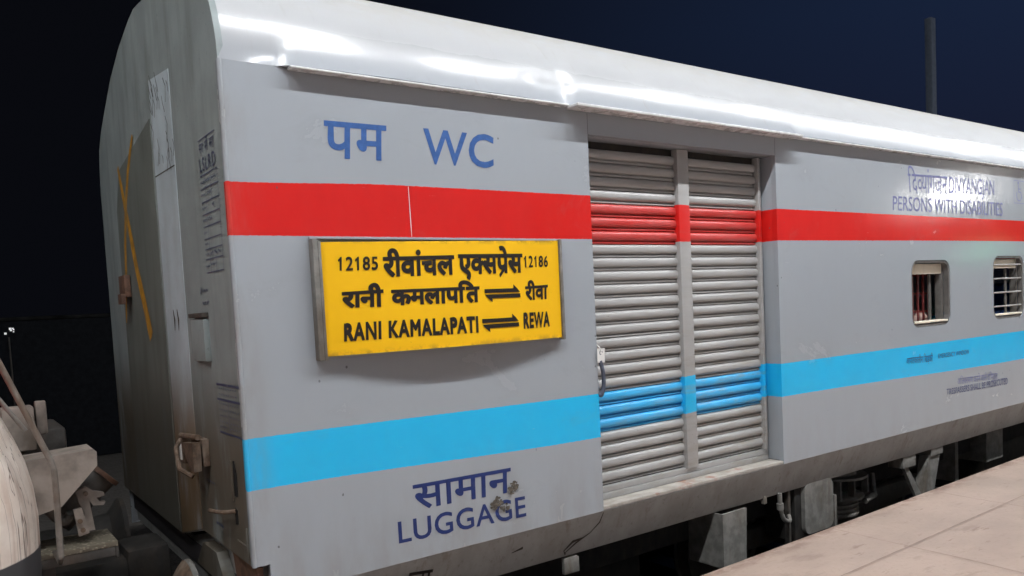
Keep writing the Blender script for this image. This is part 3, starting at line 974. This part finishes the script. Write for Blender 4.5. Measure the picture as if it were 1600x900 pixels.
# anti-roll bracket: two lugs and a V of plate
boxes('lug', [(7.15, 7.38, .11, .26, .89, 1.03)], M['undergrey'], coach, .006)
boxes('lug', [(7.67, 7.90, .11, .26, .93, 1.07)], M['undergrey'], coach, .006)
bm = bmesh.new()
prism(bm, [(7.20, .89), (7.27, .89), (7.54, .55), (7.50, .45)], 'y', .13, .16)
prism(bm, [(7.66, .935), (7.88, .935), (7.72, .50), (7.50, .45)], 'y', .128, .22)
link('v_bracket', finish(bm, 'v_bracket'), M['undergrey'], coach, 30)
boxes('hanger_box', [(9.15, 9.55, .25, .6, .62, .95), (8.55, 8.62, .3, .5, .5, 1.0)], M['undergrey'], coach)

bog = thing('bogie', '', '')
for k in ('label', 'category'): del bog[k]
bog.parent = coach; bog.location = Vector((6.6, 1.62, 0)) - Vector(coach.location)
def wheel(xc):
    for yc, s in ((.782, 1), (2.458, -1)):
        bm = bmesh.new(); prof = [(-.07, .0), (-.07, .12), (-.03, .16), (-.03, .38), (-.065, .40), (-.065, .455), (.05, .46), (.06, .485), (.075, .485), (.075, .40), (.03, .38), (.03, .16), (.07, .12), (.07, 0)]
        rings = []
        for dy, r in prof:
            if r == 0: r = .002
            rings.append([bm.verts.new((xc + r * math.cos(a * math.pi / 20), yc + s * dy, .46 + r * math.sin(a * math.pi / 20))) for a in range(40)])
        for a, b in zip(rings, rings[1:]):
            for k in range(40): bm.faces.new((a[k], a[(k + 1) % 40], b[(k + 1) % 40], b[k]))
        link('wheel', finish(bm, 'wheel'), M['darkgrey'], bog, 40)
    bm = bmesh.new(); tube(bm, [(xc, .75, .46), (xc, 2.49, .46)], .085, 16)
    link('axle', finish(bm, 'axle'), M['darkgrey'], bog, 40)
wheel(5.32); wheel(7.88)
boxes('side_frame', [(5.0, 8.2, .46, .60, .45, .62, .02), (5.9, 7.3, .44, .62, .36, .55, .02)], M['darkgrey'], bog)
boxes('side_frame', [(5.0, 8.2, 2.64, 2.78, .45, .62, .02)], M['darkgrey'], bog)
# spring with its plates beside the equipment box
bm = bmesh.new()
pts = []
for k in range(80):
    a = k / 80 * 2 * math.pi * 4.2; pts.append((6.62 + .20 * math.cos(a), .50 + .20 * math.sin(a), .50 + .17 * k / 80))
tube(bm, pts, .024, 8)
link('spring', finish(bm, 'spring'), M['undergrey'], bog, 60)
bm = bmesh.new()
for zc, r, h in ((.88, .30, .022), (.69, .27, .02)):
    r0 = bmesh.ops.create_cone(bm, cap_ends=True, segments=36, radius1=r, radius2=r, depth=h)
    bmesh.ops.translate(bm, verts=r0['verts'], vec=(6.62, .50, zc))
r0 = bmesh.ops.create_cone(bm, cap_ends=True, segments=30, radius1=.22, radius2=.13, depth=.12)
bmesh.ops.translate(bm, verts=r0['verts'], vec=(6.60, .50, .96))
for dx in (-.22, 0, .22): box(bm, 6.62 + dx - .012, 6.62 + dx + .012, .28, .34, .70, .87)
link('spring_seat', finish(bm, 'spring_seat'), M['undergrey'], bog, 30)
bm = bmesh.new(); tube(bm, [(6.95, .30, .86), (6.95, .28, .66)], .02, 8); tube(bm, [(6.75, .26, .64), (6.95, .28, .66)], .028, 8)
link('damper', finish(bm, 'damper'), M['undergrey'], bog, 60)

# ---- lettering painted on the side
L = lambda *a, **k: lettering('lettering', *a, **k)
L('पम', ((1.589, 3.355), (1.93, 3.360), (1.602, 3.536), (1.941, 3.540)), on_wall, M['ink_blue'], wall, hindi=True, bold=.019, track=.03)
L('WC', ((2.144, 3.362), (2.600, 3.366), (2.157, 3.547), (2.612, 3.545)), on_wall, M['ink_blue'], wall, bold=.019, track=.03)
L('सामान', ((1.975, 1.529), (2.605, 1.513), (1.971, 1.664), (2.613, 1.655)), on_wall, M['ink_navy'], wall, hindi=True, bold=.018)
L('LUGGAGE', ((1.872, 1.371), (2.708, 1.352), (1.871, 1.486), (2.705, 1.472)), on_wall, M['ink_navy'], wall, bold=.015, track=.03)
L('िदव~यांगजन', ((7.127, 3.423), (7.831, 3.429), (7.111, 3.585), (7.837, 3.597)), on_wall, M['ink_faded'], wall, hindi=True)
L('DIVYANGJAN', ((7.869, 3.442), (8.806, 3.462), (7.874, 3.599), (8.81, 3.61)), on_wall, M['ink_faded'], wall, bold=.004)
L('PERSONS WITH DISABILITIES', ((6.849, 3.253), (8.99, 3.256), (6.854, 3.378), (8.994, 3.391)), on_wall, M['ink_faded'], wall, bold=.004)
L('आपातकालीन िखड़की', ((7.027, 1.883), (7.5, 1.867), (7.029, 1.935), (7.502, 1.927)), on_wall, M['ink_navy'], wall, hindi=True)
L('EMERGENCY WINDOW', ((7.609, 1.889), (8.222, 1.884), (7.611, 1.931), (8.223, 1.929)), on_wall, M['ink_navy'], wall)
L('अितक~रमण करने वाले दिण्डत', ((7.977, 1.603), (8.83, 1.578), (7.979, 1.660), (8.832, 1.639)), on_wall, M['ink_faded'], wall, hindi=True)
L('TRESPASSERS SHALL BE PROSECUTED', ((7.758, 1.526), (9.067, 1.502), (7.76, 1.582), (9.069, 1.569)), on_wall, M['ink_navy'], wall, bold=.006)
# wheelchair pictogram in its square outline
polys = []
bx = (9.27, 9.52, 3.40, 3.635)
for a, b in (((bx[0], bx[2]), (bx[1], bx[2])), ((bx[1], bx[2]), (bx[1], bx[3])), ((bx[1], bx[3]), (bx[0], bx[3])), ((bx[0], bx[3]), (bx[0], bx[2]))):
    polys += ribbon([a, b], .006)
polys += ribbon([(9.39 + .06 * math.cos(t * .35), 3.48 + .055 * math.sin(t * .35)) for t in range(7, 19)], .012)
polys += ribbon([(9.375, 3.59), (9.38, 3.52), (9.435, 3.515), (9.46, 3.45)], .016) + ribbon([(9.38, 3.55), (9.43, 3.55)], .012)
polys.append([(9.372 + .018 * math.cos(t * math.pi / 5), 3.612 + .016 * math.sin(t * math.pi / 5)) for t in range(10)])
flat_marks('wheelchair_sign', polys, on_wall, M['ink_faded'], wall)
# scuffed patches over the word on the lower panel
polys = []
def blot(cx, cz, r, n):
    for i in range(n):
        x = cx + random.gauss(0, r); z = cz + random.gauss(0, r * .8); q = abs(random.gauss(0, r * .32)) + .003
        ph = random.random() * 6
        polys.append([(x + q * (1 + .45 * noise.noise(Vector((k, ph, i)))) * math.cos(k * .628), z + q * .7 * (1 + .45 * noise.noise(Vector((k, ph + 4, i)))) * math.sin(k * .628)) for k in range(10)])
blot(2.622, 1.545, .020, 26); blot(2.61, 1.515, .014, 16)
flat_marks('paint_scuff', polys, lambda u, v, h: (u, -.0075 - h, v), M['scuff'], wall)
polys = []
blot(2.512, 1.478, .022, 26); blot(2.545, 1.43, .020, 16); blot(2.49, 1.44, .014, 8)
flat_marks('paint_scuff', polys, lambda u, v, h: (u, -.0075 - h, v), M['scuff'], wall)
# thin vertical weld line below the band
flat_marks('weld_line', ribbon([(2.048, 3.235), (2.05, 3.1), (2.052, 2.975)], [.003, .005, .003]), lambda u, v, h: (u, -.002 - h, v), M['gutter'], wall)

# ================================================================== DESTINATION BOARD
BX0, BX1, BZ0, BZ1 = 1.513, 3.012, 2.384, 2.952
board = thing('destination_board', 'yellow train destination board with black Hindi and English lettering', 'sign board', ((BX0 + BX1) / 2, -.05, BZ0))
def by(x, z):
    u = (x - BX0) / (BX1 - BX0); v = (z - BZ0) / (BZ1 - BZ0)
    return -.036 - .058 * max(0, math.sin(math.pi * min(1, max(0, u)))) ** .9 * (1 - .75 * v)
bm = bmesh.new(); NX, NZ = 28, 8
for s, dy in ((0, 0), (1, .006)):
    pass
g0 = [[bm.verts.new((BX0 + (BX1 - BX0) * i / NX, 0, BZ0 + (BZ1 - .012 - BZ0 + .018 * i / NX) * k / NZ)) for k in range(NZ + 1)] for i in range(NX + 1)]
for r_ in g0:
    for v in r_: v.co.y = by(v.co.x, v.co.z)
g1 = [[bm.verts.new((v.co.x, v.co.y + .005, v.co.z)) for v in r_] for r_ in g0]
for i in range(NX):
    for k in range(NZ):
        bm.faces.new((g0[i][k], g0[i + 1][k], g0[i + 1][k + 1], g0[i][k + 1]))
        bm.faces.new((g1[i][k], g1[i][k + 1], g1[i + 1][k + 1], g1[i + 1][k]))
for i in range(NX):
    bm.faces.new((g0[i][0], g1[i][0], g1[i + 1][0], g0[i + 1][0])); bm.faces.new((g0[i][NZ], g0[i + 1][NZ], g1[i + 1][NZ], g1[i][NZ]))
for k in range(NZ):
    bm.faces.new((g0[0][k], g0[0][k + 1], g1[0][k + 1], g1[0][k])); bm.faces.new((g0[NX][k], g1[NX][k], g1[NX][k + 1], g0[NX][k + 1]))
panel = link('panel', finish(bm, 'panel'), M['yellow'], board, 40)
on_board = lambda u, v, h: (u, by(u, v) - .0025 - h, v)
S = lambda *a, **k: lettering('lettering', *a, place=on_board, mat=M['ink_black'], parent=panel, **k)
S('12185', ((1.607, 2.80), (1.819, 2.802), (1.612, 2.867), (1.823, 2.868)), bold=.026, track=.06)
S('रीवांचल', ((1.843, 2.764), (2.265, 2.768), (1.850, 2.866), (2.271, 2.873)), hindi=True, bold=.044)
S('एक~स^ेस', ((2.289, 2.767), (2.728, 2.772), (2.296, 2.878), (2.735, 2.880)), hindi=True, bold=.044)
S('12186', ((2.742, 2.802), (2.923, 2.804), (2.746, 2.867), (2.927, 2.868)), bold=.022, track=.06)
S('रानी', ((1.613, 2.618), (1.833, 2.614), (1.619, 2.695), (1.839, 2.702)), hindi=True, bold=.052)
S('कमलापित', ((1.876, 2.618), (2.41, 2.615), (1.881, 2.698), (2.416, 2.702)), hindi=True, bold=.052)
S('रीवा', ((2.733, 2.613), (2.909, 2.615), (2.738, 2.693), (2.914, 2.699)), hindi=True, bold=.042)
S('RANI', ((1.613, 2.452), (1.807, 2.452), (1.619, 2.54), (1.813, 2.543)), bold=.066, track=.075)
S('KAMALAPATI', ((1.847, 2.454), (2.383, 2.45), (1.853, 2.542), (2.388, 2.54)), bold=.066, track=.075)
S('REWA', ((2.704, 2.451), (2.911, 2.454), (2.710, 2.543), (2.916, 2.542)), bold=.060, track=.075)
def arrows(x0, x1, zm, hh):
    a = [[(x0, zm + .004), (x1, zm + .004), (x1 - .045, zm + .004 + hh * 1.0), (x1 - .048, zm + .004 + hh * .5), (x0, zm + .004 + hh * .5)],
         [(x0, zm - .004), (x0 + .050, zm - .004 - hh), (x0 + .050, zm - .004 - hh * .5), (x1 - .002, zm - .004 - hh * .5), (x1 - .002, zm - .004)]]
    # split into short pieces so the paint follows the bowed sheet
    out = []
    for z0_, z1_ in ((zm + .004, zm + .004 + hh * .5), (zm - .004 - hh * .5, zm - .004)):
        for i in range(10):
            xa = x0 + (x1 - x0) * i / 10; xb = x0 + (x1 - x0) * (i + 1) / 10
            if i == 9 and z0_ > zm:
                out.append([(xa, z0_), (x1, z0_), (x1 - .02, z1_), (xa, z1_)])
            elif i == 0 and z0_ < zm:
                out.append([(x0 + .02, z0_), (xb, z0_), (xb, z1_), (x0, z1_)])
            else: out.append([(xa, z0_), (xb, z0_), (xb, z1_), (xa, z1_)])
    out.append([(x1 - .046, zm + .004 + hh * .5), (x1 - .02, zm + .004 + hh * .5), (x1 - .046, zm + .004 + hh)])
    out.append([(x0 + .02, zm - .004 - hh * .5), (x0 + .048, zm - .004 - hh), (x0 + .048, zm - .004 - hh * .5)])
    return out
flat_marks('arrows', arrows(2.448, 2.697, 2.659, .044), on_board, M['ink_black'], panel, .0004)
flat_marks('arrows', arrows(2.413, 2.670, 2.495, .044), on_board, M['ink_black'], panel, .0004)
# channels on the coach that hold the board
bm = bmesh.new(); box(bm, 1.482, 1.509, -.052, -.0005, 2.366, 2.956, .005); box(bm, 1.509, 1.524, -.052, -.046, 2.366, 2.946, .002)
link('board_channel', finish(bm, 'board_channel'), M['undergrey'], coach, 40)
bm = bmesh.new(); box(bm, 3.016, 3.034, -.048, -.0005, 2.37, 2.965, .004)
link('board_channel', finish(bm, 'board_channel'), M['undergrey'], coach, 40)
boxes('board_ledge', [(1.482, 3.034, -.022, -.0005, 2.957, 2.968)], M['wall'], coach, .003)

# ================================================================== SEAL ON THE SHUTTER
seal = thing('door_seal', 'white seal card and grey cable hanging at the left edge of the shutter', 'seal', (3.34, 0, 2.0))
bm = bmesh.new()
prism(bm, [(3.308, 2.205), (3.368, 2.203), (3.370, 2.292), (3.310, 2.294)], 'y', -.014, -.011)
tg = link('card', finish(bm, 'card'), M['seal'], seal)
flat_marks('mark', ribbon([(3.338 + .012 * math.cos(t * .6), 2.266 + .012 * math.sin(t * .6)) for t in range(9)], .004), lambda u, v, h: (u, -.0148 - h, v), M['ink_dim'], tg)
bm = bmesh.new(); tube(bm, bend_path([(3.322, .02, 2.325), (3.330, -.010, 2.30), (3.340, -.017, 2.272)], 3, .01), .004, 6)
link('string', finish(bm, 'string'), M['seal'], seal, 60)
bm = bmesh.new(); tube(bm, bend_path([(3.335, -.006, 2.215), (3.352, -.014, 2.14), (3.350, -.016, 2.06), (3.330, -.010, 1.985), (3.322, .02, 2.03), (3.324, .03, 2.19)], 5, .03), .013, 8)
link('cable', finish(bm, 'cable'), M['cable'], seal, 60)

# bundle behind the first window
bm = bmesh.new()
bmesh.ops.create_icosphere(bm, subdivisions=3, radius=.13)
for v in bm.verts:
    v.co.x *= 1.0; v.co.y *= .8; v.co.z *= .95
    v.co *= 1 + .16 * noise.noise(v.co * 7) 
    v.co += Vector((7.79, .285, 2.225))
cl = link('cloth_bundle', finish(bm, 'cloth_bundle'), M['cloth'], None, 60)
cl['label'] = 'pale pink bundle lying behind the maroon window grille'; cl['category'] = 'bundle'

# ================================================================== LOCOMOTIVE AT THE LEFT
loco = thing('locomotive', 'dirty white and black locomotive front coupled at the left of the coach', 'locomotive', (-2.0, 1.62, 0))
prof = [(1.05, .235), (1.3, .285), (1.51, .303), (1.62, .306), (1.75, .308), (1.87, .298), (1.995, .274), (2.10, .238), (2.21, .194), (2.35, .125), (2.55, .01), (2.7, -.10), (2.9, -.16), (3.6, -.30), (3.9, -.6)]
bm = bmesh.new(); rings = []
for z, xf in prof:
    r = .55; out = []
    y0, y1 = -.03, WID + .03
    out.append((-6.0, y0))
    for k in range(13):
        a = math.radians(-90 + 90 * k / 12); out.append((xf - r + r * math.cos(a), y0 + r + r * math.sin(a)))
    for k in range(13):
        a = math.radians(90 * k / 12); out.append((xf - r + r * math.cos(a), y1 - r + r * math.sin(a)))
    out.append((-6.0, y1))
    rings.append([bm.verts.new((x, y, z)) for x, y in out])
for a, b in zip(rings, rings[1:]):
    n = len(a)
    for k in range(n): bm.faces.new((a[k], a[(k + 1) % n], b[(k + 1) % n], b[k]))
bm.faces.new(rings[0]); bm.faces.new(list(reversed(rings[-1])))
link('body', finish(bm, 'body'), M['loco'], loco, 50)
bm = bmesh.new()
tube(bm, bend_path([(.02, .2, 2.90), (.196, .2, 2.449), (.358, .2, 1.993), (.354, .2, 1.60)], 6, .05), .013, 10)
tube(bm, [(.354, .2, 1.60), (.36, .30, 1.55), (.36, .52, 1.55)], .011, 8)
link('handrail', finish(bm, 'handrail'), M['rail'], loco, 60)
bm = bmesh.new(); tube(bm, [(.19, .42, 2.31), (-.1, .42, 2.22)], .012, 8); tube(bm, [(-.05, .42, 2.7), (.28, .42, 2.14)], .010, 8)
link('ladder', finish(bm, 'ladder'), M['rail'], loco, 60)
bm = bmesh.new()
prism(bm, [(.20, 1.985), (.555, 2.005), (.568, 1.99), (.566, 1.925), (.405, 1.755), (.30, 1.73), (.20, 1.73)], 'y', .52, .74)
bm2 = finish(bm, 'buffer_beam'); link('buffer_beam', bm2, M['locobox'], loco, 25)
boxes('sand_box', [(.15, .52, 1.20, 1.75, 1.80, 2.05, .02)], M['darkgrey'], loco)
boxes('pipe_block', [(.22, .36, .95, 1.1, 1.98, 2.20, .01), (.37, .42, 1.0, 1.06, 2.05, 2.22, .01)], M['locobox'], loco)
bm = bmesh.new(); tube(bm, [(.40, .95, 1.62), (.62, .95, 1.82)], .105, 26)
link('coupler_drum', finish(bm, 'coupler_drum'), M['darkgrey'], loco, 40)
bm = bmesh.new(); tube(bm, [(.621, .95, 1.821), (.638, .95, 1.837)], .118, 26)
link('drum_rim', finish(bm, 'drum_rim'), M['rustdark'], loco, 40)
# hook levers
bm = bmesh.new()
prism(bm, [(.475, 1.80), (.52, 1.815), (.55, 1.79), (.595, 1.775), (.60, 1.76), (.56, 1.755), (.575, 1.735), (.60, 1.73), (.59, 1.715), (.545, 1.72), (.53, 1.745), (.545, 1.60), (.50, 1.60), (.505, 1.70), (.485, 1.74)], 'y', .60, .64)
prism(bm, [(.455, 1.72), (.49, 1.725), (.515, 1.60), (.47, 1.59)], 'y', .56, .59)
link('hook', finish(bm, 'hook'), M['locobox'], loco, 30)
bm = bmesh.new()
for x, z in ((.515, 1.785), (.487, 1.62), (.478, 1.665)):
    tube(bm, [(x, .545, z), (x, .56, z)] if z < 1.7 else [(x, .585, z), (x, .60, z)], .011, 10)
link('bolt', finish(bm, 'bolt'), M['rust'], loco, 40)
bm = bmesh.new(); tube(bm, bend_path([(.36, .62, 1.75), (.38, .62, 1.69), (.43, .62, 1.66), (.45, .6, 1.70)], 5, .04), .025, 10)
link('hose', finish(bm, 'hose'), M['darkgrey'], loco, 60)
boxes('step', [(.28, .625, .50, .80, 1.525, 1.55, .004)], M['tread'], loco)
boxes('step_flange', [(.612, .625, .50, .80, 1.47, 1.5245, .003), (.28, .6115, .503, .512, 1.48, 1.5245, .002)], M['darkgrey'], loco)
boxes('step_hanger', [(.30, .36, .56, .62, 1.25, 1.524)], M['darkgrey'], loco)
bm = bmesh.new()
lathe_x(bm, [(-.75, .09), (-.28, .09), (-.28, .12), (-.12, .12), (-.10, .14), (-.06, .20), (-.03, .232)], .985, .64, 1.105)
link('buffer', finish(bm, 'buffer'), M['rust'], loco, 40)
bm = bmesh.new(); lathe_x(bm, [(-.0295, .234), (-.004, .236), (.010, .20), (.018, .05)], .985, .64, 1.105)
link('buffer_head', finish(bm, 'buffer_head'), M['undergrey'], loco, 40)
boxes('coupler', [(.2, .85, 1.45, 1.75, .95, 1.2, .03), (.8, 1.05, 1.42, 1.80, .92, 1.25, .05)], M['under'], loco)
boxes('underframe', [(-6, .2, .3, 2.9, .3, 1.05, .02)], M['under'], loco)
# far-side buffer on the same headstock line, coloured black to carry the gap's darkness
bm = bmesh.new(); lathe_x(bm, [(-.75, .09), (-.28, .09), (-.28, .12), (-.10, .14), (-.03, .232), (0, .23)], .985, 2.6, 1.105)
link('buffer', finish(bm, 'buffer'), M['under'], loco, 40)

# ================================================================== BACKGROUND
mast = thing('catenary_mast', 'faint grey steel mast rising behind the coach roof', 'mast', (23.9, 8, -.3))
M['mastpaint'] = simple('weathered_mast_steel', (.088, .108, .145), .8, 0, .15)
bm = bmesh.new(); box(bm, 23.78, 24.02, 7.9, 8.1, -.3, 10.25, .01)
link('post', finish(bm, 'post'), M['mastpaint'], mast, 30)
boxes('base', [(23.6, 24.2, 7.7, 8.3, -.3, .1)], M['ballast'], mast)

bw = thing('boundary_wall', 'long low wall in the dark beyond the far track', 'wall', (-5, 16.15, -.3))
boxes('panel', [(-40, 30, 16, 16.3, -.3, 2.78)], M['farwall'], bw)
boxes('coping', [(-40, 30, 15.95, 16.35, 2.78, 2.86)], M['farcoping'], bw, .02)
dl = thing('far_glint', 'small white glowing specks standing in for a glimmer at the left edge', 'lamp', (1.15, 15.0, -.3))  # glowing specks stand in for a white glimmer; the pole is added
bm = bmesh.new(); tube(bm, [(1.13, 15, -.3), (1.13, 15, 2.45)], .015, 8)
link('pole', finish(bm, 'pole'), M['under'], dl, 60)
bm = bmesh.new(); 
for k in range(7): 
    xx = 1.15 + random.uniform(-.12, .12); zz = 2.56 + random.uniform(-.07, .07); q = random.uniform(.010, .024)
    box(bm, xx - q, xx + q, 14.98 + .01 * k, 14.99 + .01 * k, zz - q, zz + q)
link('lens', finish(bm, 'lens'), M['farglint'], dl)

# ================================================================== PLATFORM LIGHTING
def tube_light(x, lab, LAMP_Y, LAMP_Z, glow='tube'):
    t = thing('tube_light', lab, 'tube light', (x, LAMP_Y, LAMP_Z), 'tube lights over the platform')
    bm = bmesh.new(); box(bm, x - .84, x + .84, LAMP_Y - .05, LAMP_Y + .05, LAMP_Z + .03, LAMP_Z + .10, .01)
    link('housing', finish(bm, 'housing'), M['lamp_body'], t, 30)
    bm = bmesh.new(); box(bm, x - .80, x + .80, LAMP_Y - .035, LAMP_Y + .035, LAMP_Z - .03, LAMP_Z + .028)
    link('diffuser', finish(bm, 'diffuser'), M[glow], t)
    bm = bmesh.new()
    for dx in (-.4, .4): tube(bm, [(x + dx, LAMP_Y, LAMP_Z + .1), (x + dx, LAMP_Y, LAMP_Z + .36)], .008, 6)
    link('hanger', finish(bm, 'hanger'), M['lamp_body'], t, 60)
for x in LAMP_X:
    tube_light(x, 'white tube light hung along the front edge of the platform canopy', LAMP_Y, LAMP_Z)
for x in (-6, -1, 4, 9, 14, 19, 24):
    tube_light(x, 'added white fill tube deep under the platform canopy', BACK_Y, BACK_Z, 'tube_fill')
can = thing('platform_canopy', 'sheet roofed platform canopy on brown posts above the platform', 'canopy', (10, -5, .8))
boxes('roof_sheet', [(-14, 34, -11.9, -3.0, LAMP_Z + .42, LAMP_Z + .46, .004)], M['canopy'], can)
boxes('beam', [(-14, 34, LAMP_Y - .06, LAMP_Y + .06, LAMP_Z + .36, LAMP_Z + .418, .004)], M['post'], can)
for x in (-9, -3.4, 7.5, 14.5, 21.5, 28.5):
    boxes('post', [(x - .13, x + .13, -5.53, -5.27, .8, LAMP_Z + .418, .02)], M['post'], can)

fl_ = thing('platform_floodlight', 'floodlight on a grey pole beside the canopy posts', 'floodlight', (14.9, -3.4, .8))
bm = bmesh.new(); tube(bm, [(14.9, -3.41, .8), (14.9, -3.41, 4.03)], .05, 10)
link('pole', finish(bm, 'pole'), M['mast'], fl_, 60)
boxes('head', [(14.70, 15.40, -3.47, -3.35, 4.02, 4.36, .02)], M['lamp_body'], fl_)
boxes('lens', [(14.73, 15.37, -3.348, -3.342, 4.05, 4.33, 0)], M['flood'], fl_, 0)
gl = thing('green_lamp', 'small green lamp board on a pole farther along the platform', 'lamp', (17.2, -3.8, .8))
bm = bmesh.new(); tube(bm, [(17.2, -3.8, .8), (17.2, -3.8, 3.0)], .04, 8)
link('pole', finish(bm, 'pole'), M['mast'], gl, 60)
boxes('head', [(17.0, 17.4, -3.84, -3.77, 3.0, 3.4, .01)], M['lamp_body'], gl)
boxes('lens', [(17.03, 17.37, -3.768, -3.764, 3.03, 3.37, 0)], M['green'], gl, 0)

# ------------------------------------------------------------------ unseen building, added to brighten reflections in the coach side
stn = thing('reflector_building', 'added unseen building with a pale wall that brightens the coach side', 'building', (10, -12.3, .8))
M['plaster'] = simple('pale_plaster', (.26, .27, .30), .8, 0, .1, 1.5)
M['door'] = simple('painted_door', (.10, .16, .22), .5, 0, .1, 4)
boxes('wall', [(-14, 60, -12.6, -12.2, .8, 9.6, .01)], M['plaster'], stn)
boxes('plinth', [(-14, 60, -12.198, -12.15, .8, 1.7, .01)], M['rustdark'], stn)
for i in range(8):
    xx = -9 + i * 8
    boxes('door', [(xx - .7, xx + .7, -12.198, -12.14, .8, 3.1, .01)], M['door'], stn)
    boxes('window', [(xx + 2.6, xx + 4.2, -12.198, -12.15, 2.0, 3.4, .01)], M['interior'], stn)
